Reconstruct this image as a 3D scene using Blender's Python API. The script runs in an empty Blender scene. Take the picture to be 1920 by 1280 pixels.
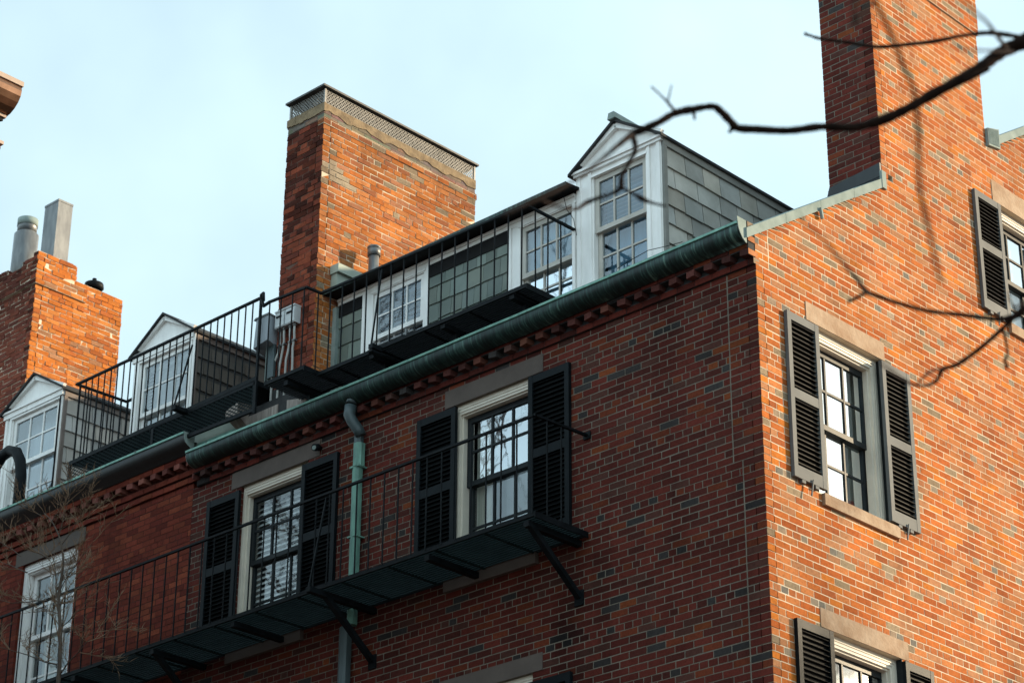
import bpy, bmesh, math, random
from mathutils import Vector, Matrix
rnd = random.Random(7)
scene = bpy.context.scene
COL = scene.collection
R = math.radians

# ------------------------------------------------------------------ materials
def new_mat(name):
    m = bpy.data.materials.new(name); m.use_nodes = True
    nt = m.node_tree; b = nt.nodes['Principled BSDF']
    return m, nt, b

def noise(nt, scale, detail=4, rough=.6, vec=None, dist=0.0):
    n = nt.nodes.new('ShaderNodeTexNoise'); n.inputs['Scale'].default_value = scale
    n.inputs['Detail'].default_value = detail; n.inputs['Roughness'].default_value = rough
    n.inputs['Distortion'].default_value = dist
    if vec is not None: nt.links.new(vec, n.inputs['Vector'])
    return n

def ramp(nt, fac, stops):
    r = nt.nodes.new('ShaderNodeValToRGB'); e = r.color_ramp.elements
    while len(e) < len(stops): e.new(0.5)
    for i, (p, c) in enumerate(stops):
        e[i].position = p; e[i].color = (*c, 1) if len(c) == 3 else c
    nt.links.new(fac, r.inputs['Fac']); return r

def coords(nt, scale=(1, 1, 1)):
    tc = nt.nodes.new('ShaderNodeTexCoord'); mp = nt.nodes.new('ShaderNodeMapping')
    mp.inputs['Scale'].default_value = scale
    nt.links.new(tc.outputs['Object'], mp.inputs['Vector']); return mp.outputs['Vector']

def bump(nt, b, height, strength=.4, dist=.004):
    bp = nt.nodes.new('ShaderNodeBump'); bp.inputs['Strength'].default_value = strength
    bp.inputs['Distance'].default_value = dist
    nt.links.new(height, bp.inputs['Height']); nt.links.new(bp.outputs['Normal'], b.inputs['Normal'])

def mottled(name, c1, c2, scale=6, rough=.7, bstr=.25, bdist=.003, stretch=(1, 1, 1), detail=5, metallic=0, spec=.5, c3=None, lo=.35, hi=.65, perpiece=False):
    m, nt, b = new_mat(name)
    v = coords(nt, stretch); n = noise(nt, scale, detail, .62, v)
    st = [(lo, c1), (hi, c2)]
    if c3: st.append((min(.98, hi + .14), c3))
    r = ramp(nt, n.outputs['Fac'], st)
    if perpiece:     # tone of each slate
        at = nt.nodes.new('ShaderNodeAttribute'); at.attribute_name = 'Col'
        mp_ = nt.nodes.new('ShaderNodeMix'); mp_.data_type = 'RGBA'; mp_.blend_type = 'MULTIPLY'; mp_.inputs[0].default_value = 1
        nt.links.new(r.outputs['Color'], mp_.inputs[6]); nt.links.new(at.outputs['Color'], mp_.inputs[7]); nt.links.new(mp_.outputs[2], b.inputs['Base Color'])
    else: nt.links.new(r.outputs['Color'], b.inputs['Base Color'])
    b.inputs['Roughness'].default_value = rough; b.inputs['Metallic'].default_value = metallic
    b.inputs['Specular IOR Level'].default_value = spec
    if bstr: bump(nt, b, noise(nt, scale * 5, 4, .6, v).outputs['Fac'], bstr, bdist)
    return m

def brick_mat():
    m, nt, b = new_mat('fired_brick')
    at = nt.nodes.new('ShaderNodeAttribute'); at.attribute_name = 'Col'
    v = coords(nt); n = noise(nt, 38, 6, .7, v); n2 = noise(nt, 1.1, 3, .6, v)
    r = ramp(nt, n.outputs['Fac'], [(.25, (.62, .6, .58)), (.5, (1, 1, 1)), (.78, (1.25, 1.2, 1.15))])
    r2 = ramp(nt, n2.outputs['Fac'], [(.3, (.84, .82, .8)), (.65, (1.08, 1.08, 1.06))])
    mx = nt.nodes.new('ShaderNodeMix'); mx.data_type = 'RGBA'; mx.blend_type = 'MULTIPLY'; mx.inputs[0].default_value = 1
    nt.links.new(at.outputs['Color'], mx.inputs[6]); nt.links.new(r.outputs['Color'], mx.inputs[7])
    mx2 = nt.nodes.new('ShaderNodeMix'); mx2.data_type = 'RGBA'; mx2.blend_type = 'MULTIPLY'; mx2.inputs[0].default_value = 1
    nt.links.new(mx.outputs[2], mx2.inputs[6]); nt.links.new(r2.outputs['Color'], mx2.inputs[7])
    v3 = coords(nt, (1.6, 1.6, .28)); n3 = noise(nt, 1.7, 6, .65, v3)
    r3 = ramp(nt, n3.outputs['Fac'], [(.32, (.72, .70, .69)), (.5, (.97, .96, .95)), (.72, (1.07, 1.07, 1.05))])
    mx3 = nt.nodes.new('ShaderNodeMix'); mx3.data_type = 'RGBA'; mx3.blend_type = 'MULTIPLY'; mx3.inputs[0].default_value = 1
    nt.links.new(mx2.outputs[2], mx3.inputs[6]); nt.links.new(r3.outputs['Color'], mx3.inputs[7])
    nt.links.new(mx3.outputs[2], b.inputs['Base Color'])
    b.inputs['Roughness'].default_value = .92; b.inputs['Specular IOR Level'].default_value = .12
    bump(nt, b, noise(nt, 90, 5, .7, v).outputs['Fac'], .55, .004)
    return m

def glass_mat(name, refl=.3, tint=(.75, .82, .85), wav=.12, fm=.5):
    m, nt, b = new_mat(name); nt.nodes.remove(b)
    out = nt.nodes['Material Output']
    tr = nt.nodes.new('ShaderNodeBsdfTransparent'); tr.inputs['Color'].default_value = (*tint, 1)
    gl = nt.nodes.new('ShaderNodeBsdfGlossy'); gl.inputs['Roughness'].default_value = .015
    gl.inputs['Color'].default_value = (.92, .97, 1, 1)
    lw = nt.nodes.new('ShaderNodeLayerWeight'); lw.inputs['Blend'].default_value = .3
    ma = nt.nodes.new('ShaderNodeMath'); ma.operation = 'MULTIPLY_ADD'
    ma.inputs[1].default_value = fm; ma.inputs[2].default_value = refl; ma.use_clamp = True
    nt.links.new(lw.outputs['Fresnel'], ma.inputs[0])
    bp = nt.nodes.new('ShaderNodeBump'); bp.inputs['Strength'].default_value = wav; bp.inputs['Distance'].default_value = .02
    n = noise(nt, 4.5, 2, .5, coords(nt)); nt.links.new(n.outputs['Fac'], bp.inputs['Height'])
    nt.links.new(bp.outputs['Normal'], gl.inputs['Normal'])
    mx = nt.nodes.new('ShaderNodeMixShader')
    nt.links.new(ma.outputs[0], mx.inputs[0]); nt.links.new(tr.outputs[0], mx.inputs[1]); nt.links.new(gl.outputs[0], mx.inputs[2])
    nt.links.new(mx.outputs[0], out.inputs['Surface']); return m

def patina_mat():
    m, nt, b = new_mat('copper_gutter_patina')
    v = coords(nt, (28, 3, 1.2)); v2 = coords(nt, (1.5, 1.5, 1.5))
    n = noise(nt, 1.6, 5, .7, v, .3); n2 = noise(nt, 2.0, 4, .6, v2)
    ad = nt.nodes.new('ShaderNodeMath'); ad.operation = 'MULTIPLY_ADD'; ad.inputs[1].default_value = .55
    nt.links.new(n2.outputs['Fac'], ad.inputs[0]); nt.links.new(n.outputs['Fac'], ad.inputs[2])
    r = ramp(nt, ad.outputs[0], [(.62, (.005, .013, .0125)), (.78, (.012, .032, .029)), (.88, (.032, .078, .067)), (.98, (.11, .2, .165))])
    nt.links.new(r.outputs['Color'], b.inputs['Base Color'])
    b.inputs['Roughness'].default_value = .5; b.inputs['Metallic'].default_value = .25
    bump(nt, b, n.outputs['Fac'], .2, .003); return m

M = {}
M['brick'] = brick_mat()
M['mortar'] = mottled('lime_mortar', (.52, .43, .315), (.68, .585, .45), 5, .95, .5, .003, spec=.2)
M['mortar_shade'] = mottled('shaded_mortar', (.125, .108, .086), (.185, .16, .127), 4, .95, .5, .003, spec=.2)  # mortar copy darkened to carry the shade of unlit faces
M['mortar_red'] = mottled('red_washed_mortar', (.05, .015, .011), (.085, .025, .017), 5, .95, .4, .003, spec=.2)
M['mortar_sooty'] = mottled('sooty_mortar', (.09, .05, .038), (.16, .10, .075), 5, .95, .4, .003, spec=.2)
M['sandstone'] = mottled('worn_sandstone', (.27, .165, .095), (.40, .29, .20), 4.5, .92, .9, .008, c3=(.24, .14, .08), detail=9)
M['brownstone'] = mottled('brownstone', (.075, .056, .047), (.1, .077, .064), 3, .85, .3, .003)
M['cement'] = mottled('yellow_cement_cap', (.15, .105, .06), (.28, .2, .115), 9, .95, .8, .01, c3=(.34, .26, .155))
M['gutter'] = patina_mat()
M['gutter_lip'] = mottled('mint_copper_edge', (.12, .27, .22), (.21, .42, .34), 5, .6, .2, stretch=(3, 1, 1))
M['gutter_dark'] = mottled('dark_metal_gutter', (.004, .006, .007), (.010, .013, .014), 3, .5, .2, stretch=(4, 1, 1))
M['pipe_patina'] = mottled('green_downpipe', (.08, .17, .14), (.15, .32, .25), 4, .6, .3, stretch=(3, 3, 1), c3=(.07, .12, .1))
M['pipe_slate'] = mottled('blue_grey_pipe', (.03, .05, .054), (.055, .08, .085), 4, .5, .2, stretch=(3, 3, .6))
M['coping'] = mottled('weathered_coping_metal', (.19, .235, .22), (.27, .32, .30), 5, .8, .4, c3=(.31, .36, .335), spec=.1)
M['flash'] = mottled('stained_flashing', (.2, .16, .14), (.36, .31, .27), 5, .8, .3, stretch=(6, 1, .8), c3=(.46, .44, .4))
M['flash_green'] = mottled('grey_green_flashing', (.27, .31, .26), (.35, .4, .34), 4, .7, .2)
M['black_iron'] = mottled('black_iron', (.0035, .005, .006), (.009, .011, .013), 9, .55, .3, spec=.09)
M['shutter'] = mottled('black_shutter_paint', (.0035, .006, .0075), (.007, .010, .012), 3, .5, .1, spec=.09)
M['shutter_grey'] = mottled('sunlit_shutter_paint', (.085, .09, .092), (.125, .13, .13), 2.5, .65, .15, spec=.15)  # sun gloss on the dark shutters painted in as grey
M['slat'] = mottled('shutter_slats', (.006, .0065, .007), (.01, .01, .01), 3, .6, .1, spec=.09)
M['slat_dark'] = mottled('dark_slats', (.003, .005, .006), (.006, .008, .009), 3, .6, .1, spec=.09)
M['white'] = mottled('white_paint', (.74, .725, .70), (.86, .845, .82), 2.6, .55, .2, stretch=(3, 3, .8))
M['cream_lit'] = mottled('ivory_paint', (.34, .33, .30), (.44, .425, .39), 2.6, .65, .25, stretch=(3, 3, .8))
M['cream'] = mottled('cream_paint', (.55, .5, .42), (.66, .6, .5), 2.6, .6, .2)
M['greige'] = mottled('greige_sash', (.40, .375, .33), (.50, .47, .42), 3, .55, .15)
M['sash_black'] = mottled('black_sash', (.013, .016, .018), (.024, .028, .03), 4, .4, .1, spec=.09)
M['roof'] = mottled('roof_slate', (.025, .026, .028), (.05, .05, .05), 5, .8, .4, spec=.09)
M['slate_grey'] = mottled('grey_slates', (.27, .265, .235), (.38, .37, .335), 2.8, .75, .5, .005, c3=(.3, .28, .235), perpiece=True)
M['slate_green'] = mottled('green_slates', (.105, .135, .115), (.155, .185, .16), 2.2, .65, .35, .004, perpiece=True)
M['slate_brown'] = mottled('brown_slates', (.07, .058, .045), (.105, .088, .07), 2.5, .75, .35, .004, perpiece=True)
M['slate_pale'] = mottled('pale_slates', (.36, .33, .30), (.48, .45, .41), 2.2, .75, .35, .004, perpiece=True)
M['slate_trim'] = mottled('slate_trim', (.15, .15, .135), (.22, .215, .195), 3, .75, .3)
M['brown_trim'] = mottled('brown_trim', (.12, .09, .075), (.17, .13, .11), 4, .7, .2)
M['galv'] = mottled('galvanised_metal', (.12, .125, .13), (.20, .205, .205), 6, .45, .15, metallic=.3, stretch=(2, 2, .6))
M['galv_light'] = mottled('light_mesh_metal', (.22, .21, .19), (.32, .30, .27), 6, .5, 0, metallic=.1)
M['cap_black'] = mottled('black_cap_plate', (.03, .028, .026), (.06, .055, .05), 6, .5, .1)
M['box_grey'] = mottled('grey_box_enamel', (.4, .42, .43), (.5, .52, .52), 3, .4, .1)
M['conduit'] = mottled('grey_plastic_conduit', (.3, .3, .28), (.38, .38, .36), 5, .5, .1)
M['cabinet'] = mottled('cabinet_sheet', (.25, .28, .31), (.31, .34, .37), 3, .45, .1)
M['room'] = mottled('room_interior', (.05, .05, .048), (.07, .068, .065), 2, .95, 0)
M['blind'] = mottled('white_blind', (.62, .62, .6), (.72, .71, .68), 2, .8, 0)
M['blind_bright'] = mottled('bright_white_shade', (.5, .53, .52), (.56, .59, .58), 2, .8, 0)
M['blind_sky'] = mottled('sky_tint_sheet', (.17, .27, .33), (.24, .36, .43), 2, .8, 0)  # blue backing colour supplies the sky tint mirrored in dormer glass
M['blind_blue'] = mottled('grey_blind', (.3, .33, .35), (.38, .42, .44), 2, .8, 0)
M['curtain'] = mottled('grey_curtain', (.4, .4, .34), (.5, .5, .43), 3, .9, 0, stretch=(9, 9, .4))
M['red_pot'] = mottled('red_glazed_pot', (.4, .01, .01), (.5, .03, .02), 3, .35, 0)
M['copper_new'] = mottled('brown_copper', (.16, .08, .045), (.28, .15, .09), 4, .32, .15, metallic=.7)
M['copper_lip'] = mottled('pale_copper_lip', (.33, .23, .17), (.42, .31, .24), 4, .5, .1)
M['dark_soffit'] = mottled('dark_soffit', (.008, .008, .009), (.014, .013, .013), 4, .7, .1, spec=.09)
M['bark'] = mottled('dark_bark', (.008, .005, .004), (.020, .012, .009), 30, .95, .6, .003, spec=.05)
M['twig'] = mottled('pale_twigs', (.14, .085, .048), (.25, .15, .085), 14, .8, .2)
M['twig_dark'] = mottled('brown_stem', (.06, .042, .03), (.1, .07, .05), 14, .8, .2)
M['asphalt'] = mottled('asphalt', (.04, .04, .042), (.06, .06, .06), 3, .9, .4)
M['paving'] = mottled('brick_paving', (.16, .08, .06), (.24, .13, .1), 6, .9, .4)
M['stucco'] = mottled('dark_brick_wall', (.09, .045, .03), (.13, .065, .045), 2, .9, .3)
M['glass_front'] = glass_mat('front_window_glass', .10, (.93, .95, .95), .03, .32)
M['glass_side'] = glass_mat('side_window_glass', .22, (.85, .88, .87), .02)
M['glass_dormer'] = glass_mat('dormer_window_glass', .14, (.7, .85, .95), .008)
M['glass_clear'] = glass_mat('clear_window_glass', .16, (.88, .94, .98), .01)

# ------------------------------------------------------------------ mesh builder
ID = lambda a, b, c: (a, b, c)
class MB:
    def __init__(s, T=ID): s.v = []; s.f = []; s.c = []; s.T = T; s.usec = False; s.sm = []
    def hexa(s, p, col=None, back=True, mi=0):
        n = len(s.v); s.v += [s.T(*q) for q in p]
        fs = [(0,1,2,3),(4,7,6,5),(0,4,5,1),(1,5,6,2),(2,6,7,3),(3,7,4,0)]
        if not back: fs = fs[1:]
        s.f += [tuple(n+i for i in f) for f in fs]
        if col: s.usec = True
        s.c += [col or (1,1,1)] * 8
    def box(s, a0, a1, b0, b1, c0, c1, col=None, back=True):
        s.hexa([(a0,b0,c0),(a1,b0,c0),(a1,b0,c1),(a0,b0,c1),(a0,b1,c0),(a1,b1,c0),(a1,b1,c1),(a0,b1,c1)], col, back)
    def quad(s, *p):
        n = len(s.v); s.v += [s.T(*q) for q in p]; s.f.append(tuple(range(n, n+len(p)))); s.c += [(1,1,1)]*len(p)
    def beam(s, p, q, w, h, up=(0,0,1)):
        p = Vector(s.T(*p)); q = Vector(s.T(*q)); d = (q-p).normalized(); u = Vector(up)
        if abs(d.dot(u)) > .98: u = Vector((0,1,0))
        a = d.cross(u).normalized()*w/2; b = a.cross(d).normalized()*h/2
        n = len(s.v); pts = [p-a-b,p+a-b,p+a+b,p-a+b,q-a-b,q+a-b,q+a+b,q-a+b]
        s.v += [tuple(x) for x in pts]; s.c += [(1,1,1)]*8
        s.f += [tuple(n+i for i in f) for f in [(0,1,2,3),(4,7,6,5),(0,4,5,1),(1,5,6,2),(2,6,7,3),(3,7,4,0)]]
    def tube(s, pts, rad, n=8, cap=True, T=True):
        P = [Vector(s.T(*p)) if T else Vector(p) for p in pts]
        if not isinstance(rad, (list, tuple)): rad = [rad]*len(P)
        base = len(s.v); prev = None
        for i, p in enumerate(P):
            d = ((P[min(i+1,len(P)-1)]-P[max(i-1,0)])).normalized()
            a = prev - d*prev.dot(d) if prev is not None else d.cross(Vector((.13,.31,.94)))
            if a.length < 1e-4: a = d.cross(Vector((1,0,0)))
            a.normalize(); prev = a; b = d.cross(a)
            for k in range(n):
                t = 2*math.pi*k/n; s.v.append(tuple(p + (a*math.cos(t)+b*math.sin(t))*rad[i])); s.c.append((1,1,1))
        for i in range(len(P)-1):
            for k in range(n):
                k2 = (k+1) % n; f = (base+i*n+k, base+i*n+k2, base+(i+1)*n+k2, base+(i+1)*n+k)
                s.sm.append(len(s.f)); s.f.append(f)
        if cap:
            s.f.append(tuple(base+k for k in range(n))[::-1]); s.f.append(tuple(base+(len(P)-1)*n+k for k in range(n)))
    def prism(s, poly, a0, a1, axis='x'):
        # poly in the two other axes, extruded along axis
        n = len(s.v); m = len(poly)
        for a in (a0, a1):
            for (p, q) in poly:
                s.v.append(s.T(a,p,q) if axis == 'x' else s.T(p,a,q) if axis == 'y' else s.T(p,q,a)); s.c.append((1,1,1))
        for i in range(m):
            j = (i+1) % m; s.f.append((n+i, n+j, n+m+j, n+m+i))
        s.f.append(tuple(n+i for i in range(m))[::-1]); s.f.append(tuple(n+m+i for i in range(m)))
    def build(s, name, mat, parent=None, recalc=True, weld=False):
        org = Vector((0,0,0)); root = parent
        if parent is not None:
            while root.parent is not None: root = root.parent
            org = root.location
        me = bpy.data.meshes.new(name)
        me.from_pydata([(x-org.x, y-org.y, z-org.z) for x, y, z in s.v], [], s.f)
        if s.usec:
            ca = me.color_attributes.new('Col', 'FLOAT_COLOR', 'POINT')
            ca.data.foreach_set('color', [k for c in s.c for k in (c[0], c[1], c[2], 1.0)])
        if s.sm:
            fl = [False]*len(s.f)
            for i in s.sm: fl[i] = True
            me.polygons.foreach_set('use_smooth', fl)
        if weld:
            bm = bmesh.new(); bm.from_mesh(me); bmesh.ops.remove_doubles(bm, verts=bm.verts, dist=.0004); bm.to_mesh(me); bm.free()
        if recalc:
            bm = bmesh.new(); bm.from_mesh(me); bmesh.ops.recalc_face_normals(bm, faces=bm.faces); bm.to_mesh(me); bm.free()
        me.materials.append(M[mat]); me.update()
        o = bpy.data.objects.new(name, me); COL.objects.link(o)
        if parent is not None: o.parent = parent
        return o

def thing(name, label, cat, loc, group=None):
    o = bpy.data.objects.new(name, None); COL.objects.link(o); o.location = loc; o.empty_display_size = .3
    o['label'] = label; o['category'] = cat
    if group: o['group'] = group
    return o
def tag(o, label, cat, group=None):
    o['label'] = label; o['category'] = cat
    if group: o['group'] = group
    return o
def structure(o): o['kind'] = 'structure'; return o
def pl(o, label): o['label'] = label; return o

front = lambda Y: (lambda u, d, z: (u, Y-d, z))      # d = distance out of the wall, toward the street
side = lambda X: (lambda u, d, z: (X+d, u, z))

# ------------------------------------------------------------------ brickwork, laid brick by brick
CH = .067; BP = .205
def pal_main(hd, u, z):
    t = rnd.random()
    if hd: w = [(.36,.115,.038),(.27,.20,.145),(.21,.17,.13),(.38,.155,.07),(.16,.145,.125)]; k = rnd.choices(range(5), (56,11,9,18,6))[0]
    else:  w = [(.41,.118,.028),(.35,.09,.021),(.42,.15,.05),(.24,.18,.12),(.36,.165,.08),(.46,.145,.024),(.29,.082,.026)]; k = rnd.choices(range(7), (28,18,19,5,13,11,6))[0]
    f = .86 + .26*t; return tuple(c*f for c in w[k])
def pal_front(hd, u, z):  # same brick as pal_main, darkened to hold the front's shade in its colour
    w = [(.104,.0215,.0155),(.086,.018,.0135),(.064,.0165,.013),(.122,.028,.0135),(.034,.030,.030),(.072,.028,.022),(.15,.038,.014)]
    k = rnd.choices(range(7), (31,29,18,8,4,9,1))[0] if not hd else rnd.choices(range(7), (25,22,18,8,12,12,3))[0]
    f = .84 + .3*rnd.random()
    # algae below the iron bracket foot, bricks under the cornice darkened at random
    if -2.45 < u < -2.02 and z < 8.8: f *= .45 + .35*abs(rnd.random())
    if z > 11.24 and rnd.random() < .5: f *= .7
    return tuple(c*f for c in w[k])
def pal_red(hd, u, z):
    w = [(.15,.03,.019),(.17,.035,.021),(.13,.025,.017),(.19,.045,.024)]
    f = .72 + .45*rnd.random(); return tuple(c*f for c in rnd.choice(w))
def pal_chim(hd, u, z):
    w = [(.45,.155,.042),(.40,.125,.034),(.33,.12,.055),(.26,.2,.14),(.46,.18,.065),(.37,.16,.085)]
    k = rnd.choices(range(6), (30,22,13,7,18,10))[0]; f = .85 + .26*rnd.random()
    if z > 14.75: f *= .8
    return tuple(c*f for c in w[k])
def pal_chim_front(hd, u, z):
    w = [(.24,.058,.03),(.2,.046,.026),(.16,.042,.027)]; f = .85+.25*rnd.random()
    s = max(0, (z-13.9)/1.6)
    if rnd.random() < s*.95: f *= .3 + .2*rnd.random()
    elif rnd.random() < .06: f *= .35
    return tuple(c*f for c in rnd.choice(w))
def pal_chim_old(hd, u, z):
    w = [(.48,.155,.034),(.45,.135,.028),(.39,.115,.033),(.33,.16,.085),(.50,.18,.05)]
    k = rnd.choices(range(5), (30,26,18,8,18))[0]; f = .85+.26*rnd.random(); return tuple(c*f for c in w[k])

def bricks(B, Mo, T, u0, u1, z0, z1, pal, holes=(), top=None, ends=(0,0), hdr=7, ph=0, joints=(), router=None, jit=.001, md=.0001, rough=0.0, uoff=0.0, epal=None):
    """B/Mo: brick and mortar builders (or lists routed by router). ends: (left,right) 1 = toothed corner"""
    k0 = int(math.floor(z0/CH)); k1 = int(math.ceil(z1/CH))
    for k in range(k0, k1):
        za, zb = max(z0, k*CH), min(z1, (k+1)*CH)
        if zb - za < .012: continue
        hd = (k+ph) % hdr == 0
        P = BP/2 if hd else BP
        off = (BP/4 if hd else (k % 2)*BP/2) + uoff
        ua, ub = u0, u1
        if ends[0]: ua += .108 if (k % 2 == 0) else 0
        if ends[1]: ub -= .108 if (k % 2 == 1) else 0
        segs = [(ua, ub, za, zb)]
        for (h0, h1, hz0, hz1) in holes:
            ns = []
            for (a, b, c, d) in segs:
                if b <= h0 or a >= h1 or d <= hz0+.004 or c >= hz1-.004: ns.append((a,b,c,d)); continue
                if a < h0: ns.append((a,h0,c,d))
                if b > h1: ns.append((h1,b,c,d))
                m0, m1 = max(a,h0), min(b,h1)
                if c < hz0-.006: ns.append((m0,m1,c,hz0))
                if d > hz1+.006: ns.append((m0,m1,hz1,d))
            segs = ns
        for (a, b, c, d) in segs:
            if b-a < .004: continue
            bounds = [a]
            n = math.floor((a-off)/P)+1
            while n*P+off < b-.03:
                x = n*P+off + .006*math.sin((n*12.9898+k*78.233)*43.7585)
                if x > a+.03: bounds.append(x)
                n += 1
            for (ju, jz0, jz1) in joints:
                if a < ju < b and jz0 < (c+d)/2 < jz1:
                    bounds = [x for x in bounds if abs(x-ju) > .035] + [ju]; bounds.sort()
            bounds.append(b)
            for i in range(len(bounds)-1):
                x0, x1 = bounds[i], bounds[i+1]
                g0 = .0052 if i > 0 else 0; g1 = .0052 if i < len(bounds)-2 else 0
                jn = [j for j in joints if (abs(j[0]-x0) < 1e-6 or abs(j[0]-x1) < 1e-6) and j[1] < (c+d)/2 < j[2]]
                if jn: g0 = max(g0, .0075) if abs(jn[0][0]-x0) < 1e-6 else g0; g1 = max(g1, .0075) if abs(jn[0][0]-x1) < 1e-6 else g1
                t0 = d; t1 = d
                if top:
                    t0 = min(d, top(x0+.001)); t1 = min(d, top(x1-.001))
                    if t0 <= c+.008 and t1 <= c+.008: continue
                    if t0 <= c+.002 or t1 <= c+.002:      # cut the brick where the slope leaves this course
                        lo_, hi_ = (x0, x1) if t0 <= c+.002 else (x1, x0)
                        for _ in range(12):
                            md_ = (lo_+hi_)/2
                            if top(md_) <= c+.002: lo_ = md_
                            else: hi_ = md_
                        if t0 <= c+.002: x0 = hi_
                        else: x1 = hi_
                        if x1-x0 < .02: continue
                    t0 = max(t0, c+.001); t1 = max(t1, c+.001)
                wv = lambda u: .0022*math.sin(u*2.1+k*.7)
                j = lambda: rnd.uniform(-jit, jit)
                o = .0012+rnd.uniform(0, .0018) + (rnd.uniform(0, rough*1.6) if rough else 0)
                r = 0 if not router else router((x0+x1)/2, (c+d)/2)
                if r is None: continue
                bb = B[r] if router else B; mm = Mo[r] if router else Mo
                zc = c+.0050; e0, e1 = t0-.0050, t1-.0050
                if e0-zc > .003 or e1-zc > .003:
                    e0 = max(e0, zc+.001); e1 = max(e1, zc+.001)
                    A, Bx = x0+g0, x1-g1
                    bb.T = T
                    bb.hexa([(A,-.1,zc+wv(A)),(Bx,-.1,zc+wv(Bx)),(Bx,-.1,e1+wv(Bx)),(A,-.1,e0+wv(A)),
                             (A+j(),o+j(),zc+wv(A)+j()),(Bx+j(),o+j(),zc+wv(Bx)+j()),(Bx+j(),o+j(),e1+wv(Bx)+j()),(A+j(),o+j(),e0+wv(A)+j())], pal(hd,(A+Bx)/2,zc), back=False)
                    if epal and ends[1] and i == len(bounds)-2 and b >= u1-.001:  # corner end faces coloured for how light falls on the adjoining wall
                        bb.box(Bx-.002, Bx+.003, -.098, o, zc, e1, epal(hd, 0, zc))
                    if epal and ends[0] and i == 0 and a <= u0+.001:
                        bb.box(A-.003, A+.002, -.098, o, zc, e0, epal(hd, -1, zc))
                mm.T = T
                mi = .003
                mm.hexa([(x0+(mi if i==0 else 0),-.098,c),(x1-(mi if i==len(bounds)-2 else 0),-.098,c),(x1-(mi if i==len(bounds)-2 else 0),-.098,t1),(x0+(mi if i==0 else 0),-.098,t0),
                         (x0+(mi if i==0 else 0),-md,c),(x1-(mi if i==len(bounds)-2 else 0),-md,c),(x1-(mi if i==len(bounds)-2 else 0),-md,t1),(x0+(mi if i==0 else 0),-md,t0)], back=False)

# ------------------------------------------------------------------ windows, shutters, dormers
def ring(mb, u0, u1, d0, d1, z0, z1, w, wt=None, wb=None):
    wt = wt if wt is not None else w; wb = wb if wb is not None else w
    mb.box(u0, u0+w, d0, d1, z0, z1); mb.box(u1-w, u1, d0, d1, z0, z1)
    mb.box(u0+w, u1-w, d0, d1, z1-wt, z1)
    if wb: mb.box(u0+w, u1-w, d0, d1, z0, z0+wb)

def sash(parent, T, u0, u1, z0, z1, d, cols, rows, mat, name, wb=.05, wt=.045, ws=.045, mw=.022, th=.035, glass='glass_front', gname='window_pane', trans=None):
    mb = MB(T); ring(mb, u0, u1, d-th, d, z0, z1, ws, wt, wb)
    a0, a1, b0, b1 = u0+ws, u1-ws, z0+wb, z1-wt
    for i in range(1, cols):
        x = a0+(a1-a0)*i/cols; mb.box(x-mw/2, x+mw/2, d-th+.004, d-.004, b0, b1)
    for i in range(1, rows):
        z = b0+(b1-b0)*i/rows; mb.box(a0, a1, d-th+.006, d-.006, z-mw/2, z+mw/2)
    s = mb.build(name, mat, parent)
    g = MB(T); g.quad((a0,d-th/2,b0),(a1,d-th/2,b0),(a1,d-th/2,b1),(a0,d-th/2,b1)); g.build(gname, glass, parent)
    return s

def shutter(parent, T, u0, u1, z0, z1, mat='shutter', slat='slat_dark', mid=None, d0=.008, d1=.045, dog=False, label=None):
    mid = mid if mid is not None else z0+(z1-z0)*.47
    mb = MB(T); w = .055
    mb.box(u0, u0+w, d0, d1, z0, z1); mb.box(u1-w, u1, d0, d1, z0, z1)
    mb.box(u0+w, u1-w, d0, d1-.002, z1-.075, z1); mb.box(u0+w, u1-w, d0, d1-.002, z0, z0+.115); mb.box(u0+w, u1-w, d0, d1-.002, mid-.045, mid+.045)
    if dog:
        mb.beam(((u0+u1)/2+.02, d1+.01, z0+.03), ((u0+u1)/2-.02, d1+.012, z0-.13), .012, .012)
        mb.box(u0+.11, u0+.16, d0-.004, d1-.005, z0-.03, z0); mb.box(u1-.16, u1-.11, d0-.004, d1-.005, z0-.03, z0)
    # strap hinges back to the wall
    for z in (z0+.2, z1-.2): mb.box(u0+.02, u0+.05, -.001, d0, z, z+.05); mb.box(u1-.05, u1-.02, -.001, d0, z, z+.05)
    s = mb.build('shutter', mat, parent)
    if label: s['label'] = label
    sl = MB(T)
    for (a, b) in ((z0+.115, mid-.045), (mid+.045, z1-.075)):
        n = max(1, int(round((b-a)/.047)))
        for i in range(n):
            z = a+(b-a)*(i+.5)/n; dd = rnd.uniform(-.002,.002)
            # top edge of each slat leans outward, the way an opened shutter sits
            sl.hexa([(u0+w,d0+.002,z-.003),(u1-w,d0+.002,z-.003),(u1-w,d0+.002,z+.002),(u0+w,d0+.002,z+.002),
                     (u0+w,d1-.007+dd,z+.001),(u1-w,d1-.007+dd,z+.001),(u1-w,d1-.007+dd,z+.0042),(u0+w,d1-.007+dd,z+.0042)])
    sl.quad((u0+w,d0+.001,z0+.1),(u1-w,d0+.001,z0+.1),(u1-w,d0+.001,z1-.07),(u0+w,d0+.001,z1-.07))
    M_ = 'slat'
    sl.build('shutter_slats', slat, parent)
    return s

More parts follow.
